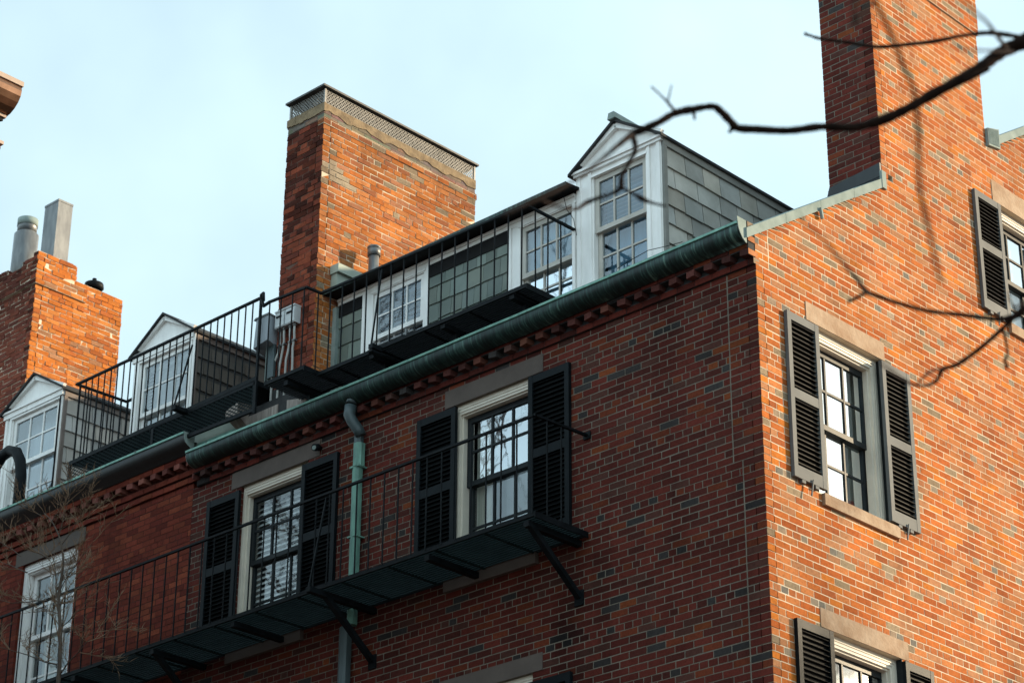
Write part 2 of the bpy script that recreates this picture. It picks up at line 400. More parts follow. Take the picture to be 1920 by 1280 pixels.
def wall_window(house, T, h, glz, zt, zm, zb, lint, casing='cream', sashm='sash_black', glass='glass_front', lintel='brownstone', sill=None, blind=None, label=None, lt=.185, cols=3, casw=.05, sill_mat='sandstone', top_h=.10, cd=-.035):
    """h=(u0,u1) opening, glz=(g0,g1) glazing, zt opening top, zm meeting rail, zb bottom of opening"""
    u0, u1 = h
    mb = MB(T); ring(mb, u0, u1, -.19, cd, zb, zt, casw, top_h, .05)
    for q in (.3, .62): mb.box(u0+casw*q, u0+casw*q+.012, cd, cd+.006, zb, zt-top_h*q); mb.box(u1-casw*q-.012, u1-casw*q, cd, cd+.006, zb, zt-top_h*q); mb.box(u0+casw*q, u1-casw*q, cd, cd+.007, zt-top_h*q-.012, zt-top_h*q)
    mb.box(u0+casw, u0+casw+.02, -.16, cd-.03, zb+.05, zt-top_h); mb.box(u1-casw-.02, u1-casw, -.16, cd-.03, zb+.05, zt-top_h)
    mb.box(u0+casw, u1-casw, -.16, cd-.02, zt-top_h-.018, zt-top_h)
    w = mb.build('window', casing, house)
    if label: w['label'] = label
    g0, g1 = glz
    sash(w, T, g0-.055, g1+.055, zm-.03, zt-top_h-.02, -.08+cd, cols, 2, sashm, 'upper_sash', wb=.05, wt=.06, ws=.055, glass=glass)
    sash(w, T, g0-.055, g1+.055, zb+.05, zm+.02, -.115+cd, cols, 2, sashm, 'lower_sash', wb=.07, wt=.05, ws=.055, glass=glass)
    l = MB(T); l.box(lint[0], lint[1], -.1, .009, zt+.001, zt+lt); l.build('lintel', lintel, w)
    if sill:
        s = MB(T); s.box(sill[0], sill[1], -.14, sill[2], zb-.11, zb-.001); s.build('window_sill', sill_mat, w)
    if cd < -.05:
        for (ha, hb) in ((u0, u0+.004), (u1-.004, u1)): hs = MB(T); hs.box(ha, hb, cd, .004, zb, zt); hs.build('reveal_shade_strip', 'sash_black', w)  # black strip stands in for shade on the brick reveal
    r = MB(T)
    a, b = u0-.3, u1+.3; dd = -1.1
    r.quad((a,-.2,zb-.3),(a,dd,zb-.3),(a,dd,zt+.3),(a,-.2,zt+.3)); r.quad((b,-.2,zb-.3),(b,dd,zb-.3),(b,dd,zt+.3),(b,-.2,zt+.3))
    r.quad((a,dd,zb-.3),(b,dd,zb-.3),(b,dd,zt+.3),(a,dd,zt+.3)); r.quad((a,-.2,zb-.3),(b,-.2,zb-.3),(b,dd,zb-.3),(a,dd,zb-.3)); r.quad((a,-.2,zt+.3),(b,-.2,zt+.3),(b,dd,zt+.3),(a,dd,zt+.3))
    r.build('room_interior', 'room', w, recalc=False)
    return w

def slat_blind(parent, T, u0, u1, z0, z1, d, mat='blind', step=.05, tilt=.018):
    mb = MB(T); z = z0
    while z < z1:
        mb.hexa([(u0,d-.02,z),(u1,d-.02,z),(u1,d-.02,z+.003),(u0,d-.02,z+.003),(u0,d+.015,z-tilt*1.6),(u1,d+.015,z-tilt*1.6),(u1,d+.015,z-tilt*1.6+.003),(u0,d+.015,z-tilt*1.6+.003)]); z += step
    mb.box(u0, u1, d-.03, d+.02, z1, z1+.05)
    return mb.build('slatted_blind', mat, parent)
def roller(parent, T, u0, u1, z0, z1, d, mat='blind', name='roller_blind', wavy=0):
    mb = MB(T)
    if not wavy: mb.box(u0, u1, d-.004, d, z0, z1)
    else:
        n = 26
        for i in range(n):
            a, b = u0+(u1-u0)*i/n, u0+(u1-u0)*(i+1)/n
            fa, fb = wavy*math.sin(i*1.35), wavy*math.sin((i+1)*1.35)
            mb.quad((a,d+fa,z0),(b,d+fb,z0),(b,d+fb,z1),(a,d+fa,z1))
    return mb.build(name, mat, parent)

def tone(r):
    f = r.uniform(.74, 1.2); w = r.uniform(-.05, .05); return (f*(1+w), f, f*(1-w))

def slates_side(parent, X, y0, yend, z0, z1, mat, rowh=.2, w=.26, name='slate_cladding', seed=1, top_trim=None):
    """slates hung on a dormer cheek that faces +x; yend(z) where the main roof meets the cheek"""
    r = random.Random(seed); mb = MB(side(X)); z = z1; k = 0
    while z > z0-.02:
        zb = z-rowh; y = y0 - (w*.5 if k % 2 else 0) ; ye = yend(z)+.05
        while y < ye:
            ww = w*(1+r.uniform(-.16,.16)); a = max(y, y0); b = min(y+ww, ye)
            if b-a > .03:
                dz = r.uniform(-.006,.006); dd = r.uniform(-.0015,.0015)
                mb.hexa([(a+.005,-.012,zb+dz),(b-.005,-.012,zb+dz),(b-.005,-.012,z+.02),(a+.005,-.012,z+.02),
                         (a+.005,.024+dd,zb+dz),(b-.005,.024+dd,zb+dz+r.uniform(-.008,.008)),(b-.005,.002,z+.02),(a+.005,.002,z+.02)], tone(r))
            y += ww
        z = zb; k += 1
    return mb.build(name, mat, parent)

def slates_front(parent, Y, x0, x1, z0, z1, mat, rowh=.2, w=.2, seed=1):
    r = random.Random(seed); mb = MB(front(Y)); z = z1; k = 0
    while z > z0:
        zb = z-rowh; x = x0-(w*.5 if k % 2 else 0)-r.uniform(0,.04)
        while x < x1:
            ww = w*(1+r.uniform(-.3,.35)); a, b = max(x,x0), min(x+ww,x1)
            if b-a > .02:
                dz = r.uniform(-.01,.008)
                mb.hexa([(a+.0025,-.01,zb+dz),(b-.0025,-.01,zb+dz),(b-.0025,-.01,z+.02),(a+.0025,-.01,z+.02),
                         (a+.0025,.018,zb+dz),(b-.0025,.018,zb+dz+r.uniform(-.007,.007)),(b-.0025,.003,z+.02),(a+.0025,.003,z+.02)], tone(r))
            x += ww
        z = zb; k += 1
    return mb.build('slate_cladding', mat, parent)

def dormer(house, x0, x1, yf, zb, zt, za, hole, rz, slope, cheek, trimc, panes, label, sashm='white', bodym='white', glass='glass_clear', eave=.05, cap=None, rowh=.2, sw=.26, blind=True, roof_th=.03, cornice=.05, seed=3, casings=True):
    T = front(yf); xm = (x0+x1)/2
    h0, h1, hz0, hz1 = hole
    mb = MB(T)
    # front face boards round the window
    mb.box(x0, h0, -.06, 0, zb, zt); mb.box(h1, x1, -.06, 0, zb, zt); mb.box(h0, h1, -.06, 0, hz1, zt)
    mb.box(h0, h1, -.06, -.002, zb, hz0)
    mb.box(h0-.02, h1+.02, 0, .03, hz0-.035, hz0)
    if casings:
        for (a, b) in ((x0+.02, x0+.065), (h0-.06, h0-.02), (h1+.02, h1+.06), (x1-.065, x1-.02)): mb.box(a, b, 0, .016, zb, zt-.05)
    mb.box(h0-.03, h1+.03, 0, .02, hz1+.004, hz1+.03)
    # entablature and pediment
    mb.box(x0-.01, x1+.01, 0, .03, zt-cornice, zt); mb.box(x0-.02, x1+.02, 0, .048, zt-.018, zt+.008)
    mb.T = T
    n = len(mb.v); mb.prism([(0,0)], 0, 0) if False else None
    def pq(p0, p1, p2, d0, d1):
        k = len(mb.v)
        for d in (d0, d1):
            for (x, z) in (p0, p1, p2): mb.v.append(T(x, d, z)); mb.c.append((1,1,1))
        mb.f += [(k,k+1,k+2),(k+5,k+4,k+3),(k,k+3,k+4,k+1),(k+1,k+4,k+5,k+2),(k+2,k+5,k+3,k)]
    pq((x0,zt+.008),(x1,zt+.008),(xm,za-.035),-.06,.0)
    body = mb.build('dormer', bodym, house); body['label'] = label
    # raking moulding
    rk = MB(T)
    for sx in (x0-.02, x1+.02):
        rk.beam((sx, .02, zt+.03), (xm, .02, za-.035), .045, .05, up=(0,0,1))
    rk.build('raking_trim', bodym, body)
    # cheeks (plain backing) running back into the main roof
    yr = lambda z: (z-rz)/slope
    ck = MB(side(0))
    for X, s in ((x0, 1), (x1, -1)):
        k = len(ck.v)
        for dx in (0, .04*s):
            for (y, z) in ((yf+.06, zb-.1), (yf+.06, zt), (yr(zt)+.2, zt), (yr(zb)+.2, zb-.1)): ck.v.append((X+dx+(-.008 if s==-1 else .002), y, z)); ck.c.append((1,1,1))
        ck.f += [(k,k+1,k+2,k+3),(k+4,k+5,k+6,k+7),(k,k+1,k+5,k+4),(k+1,k+2,k+6,k+5),(k+2,k+3,k+7,k+6),(k+3,k,k+4,k+7)]
    ck.build('dormer_cheek', trimc, body)
    slates_side(body, x1, yf+.03, yr, max(zb, rz+slope*yf), zt-.11, cheek, rowh, sw, seed=seed)
    tr = MB(); tr.box(x1-.01, x1+.026, yf-.0, yr(zt)+.1, zt-.10, zt-.005); tr.box(x1-.005, x1+.024, yf-.003, yf+.045, zb, zt-.1) ; tr.build('corner_trim', trimc, body)
    # gable roof
    rf = MB(); yb = yr(za)+.3; sl = (za-zt)/(xm-x0)
    for s in (-1, 1):
        xe = xm + s*(xm-x0+eave); ze = za - sl*(xm-x0+eave)
        k = len(rf.v)
        for (x, z) in ((xm, za), (xe, ze)):
            for y in (yf-.07, yb):
                for t in (0, roof_th): rf.v.append((x, y, z+t)); rf.c.append((1,1,1))
        rf.f += [(k,k+1,k+3,k+2),(k+4,k+6,k+7,k+5),(k,k+4,k+5,k+1),(k+2,k+3,k+7,k+6),(k,k+2,k+6,k+4),(k+1,k+5,k+7,k+3)]
    rf.build('dormer_roof', 'roof', body)
    if cap:
        cm = MB(); k = [(xm-.05,za+.015),(xm+.05,za+.015),(xm+.035,za+.085),(xm-.035,za+.085)]
        cm.prism(k, yf-.1, yf+1.2, 'y'); cm.build('ridge_cap', 'coping', body)
    zm = panes['meet']
    sash(body, T, h0+.004, h1-.004, zm-.03, hz1-.004, -.018, panes.get('cols',3), 2, sashm, 'upper_sash', wb=.05, wt=.05, ws=.05, mw=.018, glass=glass)
    sash(body, T, h0+.004, h1-.004, hz0+.002, zm+.02, -.058, panes.get('cols',3), 2, sashm, 'lower_sash', wb=.06, wt=.05, ws=.05, mw=.018, glass=glass)
    rm = MB(T); a, b, dd = h0-.03, h1+.03, -1.0
    rm.quad((a,-.1,hz0-.1),(a,dd,hz0-.1),(a,dd,hz1+.1),(a,-.1,hz1+.1)); rm.quad((b,-.1,hz0-.1),(b,dd,hz0-.1),(b,dd,hz1+.1),(b,-.1,hz1+.1)); rm.quad((a,dd,hz0-.1),(b,dd,hz0-.1),(b,dd,hz1+.1),(a,dd,hz1+.1))
    rm.quad((a,-.1,hz1+.1),(b,-.1,hz1+.1),(b,dd,hz1+.1),(a,dd,hz1+.1)); rm.quad((a,-.1,hz0-.1),(b,-.1,hz0-.1),(b,dd,hz0-.1),(a,dd,hz0-.1))
    rm.build('room_interior', 'room', body, recalc=False)
    roller(body, T, h0-.02, h1+.02, hz0-.02, hz1+.02, -.22, 'blind_sky' if blind is True else ('blind' if blind == 'blind' else 'blind_blue'), 'pane_tone_sheet', .012)  # sheet behind the sashes gives the panes their reflected tone
    if blind: slat_blind(body, T, h0+.04, h1-.04, zm+.05, hz1-.08, -.13, blind if isinstance(blind, str) else 'blind_blue', .045)
    return body

def gutter(house, x0, x1, zt, Y=-.235, mat='gutter', lip='gutter_lip', h=.158, label=None, cap0=True, cap1=True, seams=1.25, capm='coping', sagm=0.0):
    # moulded bowl: outer curve from the lip down and back to the wall
    prof = [(Y,zt),(Y,zt-.03),(Y+.004,zt-.058),(Y+.016,zt-.085),(Y+.04,zt-.108),(Y+.078,zt-.126),(Y+.135,zt-h)]
    inner = [(y+.006, z+.006) for y, z in prof[::-1]][:-1] + [(Y+.006, zt)]
    n = max(2, int((x1-x0)/.42)); mb = MB()
    xs = [x0+(x1-x0)*i/n for i in range(n+1)]
    sag = [rnd.uniform(-.003,.003)-sagm*math.sin(math.pi*(x_-x0)/(x1-x0)) for x_ in xs]
    for i in range(n):
        for a in range(len(prof)-1):
            k = len(mb.v)
            for (xx, s) in ((xs[i], sag[i]), (xs[i+1], sag[i+1])):
                for p in (prof[a], prof[a+1]): mb.v.append((xx, p[0]+s*.6, p[1]+s)); mb.c.append((1,1,1))
            mb.sm.append(len(mb.f)); mb.f.append((k,k+1,k+3,k+2))
    # close the underside back to the wall and the trough floor
    yb = Y+.235
    mb.quad((x0,prof[-1][0],prof[-1][1]),(x1,prof[-1][0],prof[-1][1]),(x1,yb-.085,prof[-1][1]),(x0,yb-.085,prof[-1][1]))
    mb.quad((x0,Y+.004,zt-.05),(x1,Y+.004,zt-.05),(x1,yb,zt-.05),(x0,yb,zt-.05))
    g = mb.build('gutter', mat, house, recalc=False, weld=True)
    if label: g['label'] = label
    lp = MB()
    for i in range(n):
        a, b = xs[i], xs[i+1]; s0, s1 = sag[i], sag[i+1]
        k = [(Y-.014,.002),(Y-.014,.026),(Y+.02,.026),(Y+.02,.002)]
        lp.hexa([(a,k[0][0]+s0*.6,zt+k[0][1]+s0),(b,k[0][0]+s1*.6,zt+k[0][1]+s1),(b,k[0][0]+s1*.6,zt+k[1][1]+s1),(a,k[0][0]+s0*.6,zt+k[1][1]+s0),
                 (a,k[2][0],zt+k[0][1]+s0),(b,k[2][0],zt+k[0][1]+s1),(b,k[2][0],zt+k[1][1]+s1),(a,k[2][0],zt+k[1][1]+s0)])
    lp.build('gutter_edge', lip, g)
    x = x0+.35
    while x < x1-.2:
        sg = -sagm*math.sin(math.pi*(x-x0)/(x1-x0)); st = MB(); st.box(x-.007, x+.007, Y-.02, Y+.01, zt+.012+sg, zt+.036+sg); st.build('gutter_clip', 'cap_black', g); x += seams*rnd.uniform(.85,1.1)
    for on, xx, dx in ((cap0, x0, -.006), (cap1, x1, .006)):
        if on:
            c = MB(); pts = [(Y-.008, zt+.03)] + prof + [(Y+.15, zt+.02)]
            c.prism(pts, min(xx,xx+dx), max(xx,xx+dx)); c.build('gutter_end_cap', capm, g)
    return g

def dentils(house, x0, x1, zd, pal, mort, name='cornice', yp=.10, bands=(), tops=3, ph=0.0, label=None, epal=None, dbr=1.45):
    B, Mo = MB(front(0)), MB(front(0))
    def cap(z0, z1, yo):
        if epal: B.box(x1-.002, x1+.0014, -.05, yo, z0, z1, epal(True, 0, z0))  # end faces coloured brighter, as the sun strikes them
    for (z0, yo) in bands:     # projecting stretcher bands below the dentils
        x = x0
        while x < x1-.01:
            b = min(x+BP+rnd.uniform(-.01,.01), x1); j = rnd.uniform(-.003,.003)
            if x1-b < .06: b = x1
            B.hexa([(x+.004,-.05,z0),(b-(.004 if b<x1 else 0),-.05,z0),(b-(.004 if b<x1 else 0),-.05,z0+.056),(x+.004,-.05,z0+.056),
                    (x+.004,yo+j,z0+j),(b-(.004 if b<x1 else 0),yo+j,z0+j),(b-(.004 if b<x1 else 0),yo+j,z0+.056),(x+.004,yo+j,z0+.056)], pal(False,x,z0)); x = b
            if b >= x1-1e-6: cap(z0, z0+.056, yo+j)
        Mo.box(x0, x1-.004, -.05, yo-.006, z0-.002, z0+.068)
    x = x1
    while x > x0:              # headers standing out one by one
        a = max(x-.092, x0); j = rnd.uniform(-.004,.004)
        B.hexa([(a,-.03,zd),(x,-.03,zd),(x,-.03,zd+.056),(a,-.03,zd+.056),(a,yp+j,zd+j-.003),(x,yp-j,zd-j-.003),(x,yp-j,zd+.058),(a,yp+j,zd+.059)], (lambda c: tuple(dbr*(q*.72+.28*(c[0]*.5+c[1]*.5)) for q in c))(pal(False,x,zd)))
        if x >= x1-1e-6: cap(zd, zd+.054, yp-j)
        if rnd.random() < .75: Mo.box(a+.008, x-.01, -.02, yp-.012, zd+.054, zd+.066)
        x -= BP
    Mo.box(x0, x1-.004, -.05, -.004, zd-.01, zd+.068)
    for r in range(tops):
        z0 = zd+.064+r*CH; x = x0 + (BP/2 if r % 2 else 0) - BP
        while x < x1-.01:
            a = max(x, x0); b = min(x+BP, x1); j = rnd.uniform(-.003,.003)
            if b-a > .02:
                B.hexa([(a+.004,-.05,z0),(b-(.004 if b<x1 else 0),-.05,z0),(b-(.004 if b<x1 else 0),-.05,z0+.057),(a+.004,-.05,z0+.057),
                    (a+.004,yp-.003+j,z0),(b-(.004 if b<x1 else 0),yp-.003+j,z0),(b-(.004 if b<x1 else 0),yp-.003+j,z0+.057),(a+.004,yp-.003+j,z0+.057)], pal(False,x,z0))
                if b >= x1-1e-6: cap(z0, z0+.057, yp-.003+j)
            x += BP
        Mo.box(x0, x1-.004, -.05, yp-.009, z0-.008, z0+.062)
    c = B.build(name, 'brick', house); Mo.build('cornice_mortar', mort, c)
    return c
VEIL = (6.0, 7.9, 8.5, 1)
EXPO = 1.0
BR = {
  'limb': [(8.113,-8.541,6.356,0.0444),(7.99,-8.721,6.149,0.0343),(7.914,-8.909,5.976,0.0267),(7.835,-8.936,5.952,0.0223),(7.782,-8.991,5.889,0.0199),(7.724,-9.053,5.831,0.0187),(7.645,-9.08,5.802,0.0176),(7.557,-9.111,5.766,0.0165),(7.473,-9.147,5.739,0.0165),(7.395,-9.19,5.727,0.0154),(7.311,-9.255,5.735,0.0132),(7.222,-9.315,5.73,0.0132),(7.14,-9.382,5.739,0.0132),(7.09,-9.425,5.746,0.0143),(7.08,-9.448,5.765,0.0143),(7.065,-9.484,5.797,0.0132),(7.049,-9.506,5.811,0.011),(6.998,-9.543,5.805,0.0132),(6.972,-9.611,5.769,0.0131),(6.948,-9.667,5.719,0.012),(6.9,-9.692,5.7,0.013),(6.869,-9.709,5.688,0.012),(7.047,-9.987,5.455,0.0083),(7.337,-10.395,5.118,0.0057),(7.621,-10.806,4.776,0.0043),(7.849,-11.16,4.497,0.004),(8.031,-11.449,4.277,0.003),(8.161,-11.67,4.108,0.0021)],
  's1': [(6.998,-9.543,5.805,0.0077),(6.989,-9.526,5.774,0.0044)],
  's2': [(7.089,-9.431,5.752,0.0088),(7.061,-9.438,5.734,0.0055)],
  's3': [(6.977,-9.608,5.77,0.0066),(6.994,-9.673,5.775,0.0043),(6.984,-9.698,5.797,0.0033),(7.026,-9.792,5.767,0.0032)],
  's4': [(6.996,-9.674,5.778,0.0033),(7.077,-9.752,5.77,0.0021)],
  's5': [(7.557,-9.111,5.766,0.0088),(7.8,-9.018,5.847,0.0066),(7.817,-9.014,5.855,0.0033)],
  'fork': [(6.869,-9.709,5.688,0.0109),(6.859,-9.684,5.645,0.0076),(6.829,-9.681,5.607,0.0065),(6.795,-9.681,5.569,0.0076),(6.781,-9.67,5.538,0.0098),(6.755,-9.679,5.52,0.0065),(6.709,-9.708,5.505,0.0065),(6.675,-9.728,5.492,0.0076),(6.879,-10.003,5.281,0.0052),(7.197,-10.427,4.996,0.0038),(7.461,-10.791,4.77,0.0035)],
  'fork2': [(6.78,-9.669,5.535,0.0065),(6.802,-9.638,5.519,0.0043),(6.822,-9.607,5.5,0.0087),(6.844,-9.579,5.488,0.0043),(6.928,-9.617,5.431,0.0043)],
  'up': [(7.917,-8.794,6.008,0.0102),(7.873,-8.836,6.031,0.009),(7.785,-8.802,6.103,0.008),(7.685,-8.773,6.17,0.0081),(7.52,-8.675,6.277,0.0071),(7.351,-8.575,6.377,0.0085),(7.175,-8.486,6.483,0.0074),(7.038,-8.475,6.538,0.0075),(6.909,-8.477,6.614,0.0063),(6.833,-8.544,6.632,0.0063),(6.8,-8.579,6.647,0.0051),(6.789,-8.592,6.653,0.0076)],
  'haze1': [(8.02,-9.225,5.745,0.0074),(8.349,-9.842,5.353,0.0057),(8.68,-10.454,4.956,0.0042),(9.092,-11.205,4.438,0.0035),(9.423,-11.815,4.036,0.0024)],
  'haze2': [(8.032,-9.21,5.734,0.0064),(8.494,-10.125,5.107,0.0036),(8.962,-11.035,4.477,0.0029),(9.116,-11.349,4.279,0.002)],
  'low': [(7.677,-8.386,5.37,0.0183),(7.579,-8.501,5.249,0.0147),(7.54,-8.51,5.224,0.0124),(7.485,-8.54,5.22,0.009),(7.386,-8.614,5.243,0.0079),(7.35,-8.754,5.218,0.0078),(7.284,-8.812,5.245,0.0078),(7.221,-8.874,5.278,0.0078),(7.252,-8.969,5.246,0.0088),(7.591,-9.519,4.97,0.006),(8.075,-10.3,4.568,0.0043),(8.463,-10.924,4.243,0.003),(8.749,-11.389,3.989,0.0027)],
  'lowspur': [(7.201,-8.894,5.288,0.0056),(7.169,-8.907,5.273,0.0056),(7.139,-8.921,5.262,0.0056)],
  'low2': [(7.531,-8.513,5.22,0.0102),(7.48,-8.522,5.183,0.0079),(7.402,-8.541,5.132,0.0079),(7.328,-8.565,5.091,0.0079),(7.284,-8.587,5.08,0.0079),(7.257,-8.586,5.048,0.0068),(7.273,-8.677,4.992,0.0056),(7.533,-9.162,4.75,0.0052),(8.004,-9.956,4.362,0.0045),(8.384,-10.592,4.055,0.0032)],
  'low3': [(7.285,-8.588,5.083,0.0045),(7.395,-8.837,4.95,0.0043),(7.551,-9.153,4.755,0.0041)],
  'low4': [(7.49,-8.52,5.191,0.0068),(7.44,-8.422,5.192,0.0057),(7.384,-8.327,5.192,0.0046),(7.371,-8.326,5.176,0.0058),(7.372,-8.312,5.15,0.0069)],
  'low5': [(7.541,-8.511,5.227,0.0068),(7.542,-8.525,5.253,0.0045),(7.54,-8.541,5.278,0.0034)],
  'streak': [(9.032,-11.512,4.419,0.0054),(9.025,-11.472,4.364,0.0054),(9.027,-11.434,4.317,0.0054),(9.024,-11.386,4.251,0.0054),(9.022,-11.348,4.198,0.0054),(9.002,-11.311,4.127,0.0054),(9.017,-11.347,3.994,0.0053),(9.052,-11.386,3.879,0.0052),(9.091,-11.431,3.776,0.0045),(9.131,-11.477,3.675,0.0038)],
  'curl': [(7.587,-8.51,5.273,0.0045),(7.686,-8.752,5.12,0.0033),(7.768,-8.926,5.056,0.0032),(7.865,-9.09,4.99,0.0021)],
}

# ================================================================== RIGHT-HAND CORNER HOUSE
H = thing('brick_house', 'corner brick house with sunlit gable wall, black shutters and green copper gutter', 'house', (-3.85, 6, 0))
RZ, SL = 11.72, .647
gable = lambda y: (RZ+SL*(y+.08)-.075) if y < 6 else (RZ+SL*(6.08)-.075-SL*(y-6))
CY0, CY1 = 2.07, 4.035
W1h, W2h = (-6.88,-5.83), (-3.72,-2.67)
B, Mo = MB(), MB()
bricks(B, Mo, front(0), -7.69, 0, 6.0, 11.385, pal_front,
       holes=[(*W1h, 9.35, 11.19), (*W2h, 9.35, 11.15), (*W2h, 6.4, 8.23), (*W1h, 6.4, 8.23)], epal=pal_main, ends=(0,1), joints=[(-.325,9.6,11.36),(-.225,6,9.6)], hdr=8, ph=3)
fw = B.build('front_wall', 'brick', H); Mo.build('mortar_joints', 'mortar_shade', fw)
Bs, Ms = [MB(), MB()], [MB(), MB()]
def rt(u, z): return (None if (CY0 < u < CY1 and z > RZ+SL*u+.02) else 0)
def rt2(u, z): return (1 if z > RZ+SL*u+.02 else None)
def wtop(u): return 99 if CY0 < u < CY1 else gable(u)
SH = [(.755,1.845,9.45,11.09), (4.10,5.20,12.30,13.68), (.76,1.85,6.5,8.21)]
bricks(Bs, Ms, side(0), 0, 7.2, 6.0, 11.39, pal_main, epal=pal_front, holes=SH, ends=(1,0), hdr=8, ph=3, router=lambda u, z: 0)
bricks(Bs, Ms, side(0), 0, 7.2, 11.39, 16.0, pal_main, holes=SH, top=wtop, joints=[(.19,11.39,11.9),(CY0,13.02,20),(CY1,14.3,20)], router=rt, hdr=8, ph=3)
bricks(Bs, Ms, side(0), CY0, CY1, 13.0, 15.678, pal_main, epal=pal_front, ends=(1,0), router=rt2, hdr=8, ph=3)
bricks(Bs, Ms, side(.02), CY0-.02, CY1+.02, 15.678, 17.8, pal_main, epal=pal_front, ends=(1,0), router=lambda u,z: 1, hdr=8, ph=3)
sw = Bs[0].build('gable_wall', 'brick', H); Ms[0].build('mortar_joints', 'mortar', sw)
Mf = MB(); pal_f2 = lambda h, u, z: tuple(c*1.35 for c in pal_front(h, -1, 10))  # chimney's shaded face: brick and mortar darkened in their colour
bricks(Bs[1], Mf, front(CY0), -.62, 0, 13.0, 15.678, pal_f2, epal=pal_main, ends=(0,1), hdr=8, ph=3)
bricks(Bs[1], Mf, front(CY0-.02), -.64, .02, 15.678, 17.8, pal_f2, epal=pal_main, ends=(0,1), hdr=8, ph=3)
ch = Bs[1].build('chimney', 'brick', H); ch['label'] = 'tall brick chimney rising flush with the gable wall'
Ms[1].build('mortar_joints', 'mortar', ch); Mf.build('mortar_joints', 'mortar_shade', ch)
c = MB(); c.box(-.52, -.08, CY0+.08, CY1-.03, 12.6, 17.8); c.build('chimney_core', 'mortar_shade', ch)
c = MB(); sl = MB()
c.prism([(CY0-.03, 13.19),(CY0-.03,13.10),(CY0+.01,13.1),(CY0+.01,13.19)], -.62, -.01)
c.hexa([(-.64,CY0-.035,13.10),(0.004,CY0-.035,13.12),(0.004,CY0-.035,13.27),(-.60,CY0-.035,13.22),(-.64,CY0-.012,13.10),(0.004,CY0-.012,13.12),(0.004,CY0-.012,13.27),(-.60,CY0-.012,13.22)])
c.build('chimney_flashing', 'gutter_dark', ch)
# solid masonry behind the laid faces
core = MB(); core.box(-7.68, -7.2, .11, 5.9, 6, 11.3); core.box(-7.69, -.005, .2, 12, 0, 5.99); core.box(-7.6, -.02, 11.8, 12, 6, 11.6); core.box(-.12,-.11,7.2,12,6,11.6)
core.box(-7.69, -.11, .02, .2, 0, 5.99); core.build('lower_wall', 'brownstone', H)
# coping on the gable
cp = MB(); cq = MB()
def cope(ya, yb, mb, dz=0):
    z = lambda y: gable(y)
    mb.hexa([(-.32,ya,z(ya)+.06+dz),(.022,ya,z(ya)-.025+dz),(.022,ya,z(ya)+.075+dz),(-.32,ya,z(ya)+.1+dz),
             (-.32,yb,z(yb)+.06+dz),(.022,yb,z(yb)-.025+dz),(.022,yb,z(yb)+.075+dz),(-.32,yb,z(yb)+.1+dz)])
ys = [-.14,.45,1.0,1.55,2.045]
for a, b in zip(ys[:-1], ys[1:]): cope(a+.004, b, cp, rnd.uniform(-.004,.004))
cp.beam((.03,.98,gable(.98)-.0),(.03,1.0,gable(1.0)-.12),.03,.02)
cp.box(-.0, .028, 2.03, 2.10, gable(2.04)-.03, gable(2.04)+.16)
for a, b in ((4.26,4.9),(4.9,5.99)): cope(a+.004, b, cq)
cq.hexa([(-.3,4.045,14.32),(.035,4.045,14.32),(.035,4.045,14.53),(-.3,4.045,14.53),(-.3,4.265,14.36),(.035,4.265,14.36),(.035,4.265,14.60),(-.3,4.265,14.60)])
for i in range(9): cq.box(.035, .041, 4.06+i*.022, 4.068+i*.022, 14.345+i*.004, 14.53+i*.006)
for a, b in ((6.0,7.2),(7.2,12)): cope(a+.004, b, cq)
cq.build('gable_coping', 'coping', H)['label'] = 'coping rising behind the chimney, with a ribbed end'
cp.build('gable_coping', 'coping', H)
# roof
rf = MB(); rf.prism([(-.12,RZ-.12+.03),(-.12,RZ-.05),(6,RZ+SL*6),(12,RZ+.02),(12,RZ-.2),(6,RZ+SL*6-.3)], -7.66, -.05); ro = rf.build('roof', 'roof', H)
cr = dentils(H, -7.60, 0, 11.45, pal_front, 'roof', bands=((11.383,.03),), tops=4, epal=pal_main)  # near-black mortar colour stands for the shadow between the dentils
gutter(H, -7.56, -.004, 11.692, h=.138, sagm=.028, label='verdigris copper gutter running the length of the eave', cap0=True, cap1=False)
ec = MB(); ec.prism([(-.243,11.745),(-.235,11.69),(-.227,11.655),(-.205,11.61),(-.173,11.57),(-.135,11.545),(-.118,11.54),(-.118,11.765),(-.245,11.765)], -.004, .004); ec.build('gutter_end_cap', 'coping', H)
# flashing strip standing behind the gutter by the party wall
fl = MB(); fl.hexa([(-7.0,-.052,11.6),(-6.30,-.052,11.6),(-6.30,-.052,11.949),(-7.0,-.052,11.945),(-7.0,-.04,11.6),(-6.30,-.04,11.6),(-6.30,-.04,11.949),(-7.0,-.04,11.945)])
fl.hexa([(-6.16,-.052,11.6),(-5.80,-.052,11.6),(-5.86,-.052,11.885),(-6.16,-.052,11.95),(-6.16,-.04,11.6),(-5.80,-.04,11.6),(-5.86,-.04,11.885),(-6.16,-.04,11.95)])
fl.build('eave_flashing', 'flash', H)
fl = MB(); fl.hexa([(-7.66,-.056,11.86),(-6.95,-.056,11.80),(-7.03,-.056,11.965),(-7.66,-.056,12.0),(-7.66,-.044,11.86),(-6.95,-.044,11.80),(-7.03,-.044,11.965),(-7.66,-.044,12.0)])
fl.hexa([(-7.80,-.1,11.90),(-7.66,-.056,11.86),(-7.66,-.056,12.0),(-7.83,-.1,12.05),(-7.80,-.09,11.90),(-7.66,-.044,11.86),(-7.66,-.044,12.0),(-7.83,-.09,12.05)])
fl.build('eave_flashing', 'flash_green', H)
fl = MB(); fl.box(-7.6,-6.9,-.06,-.045,11.6,11.87); fl.build('eave_flashing', 'gutter_lip', H)
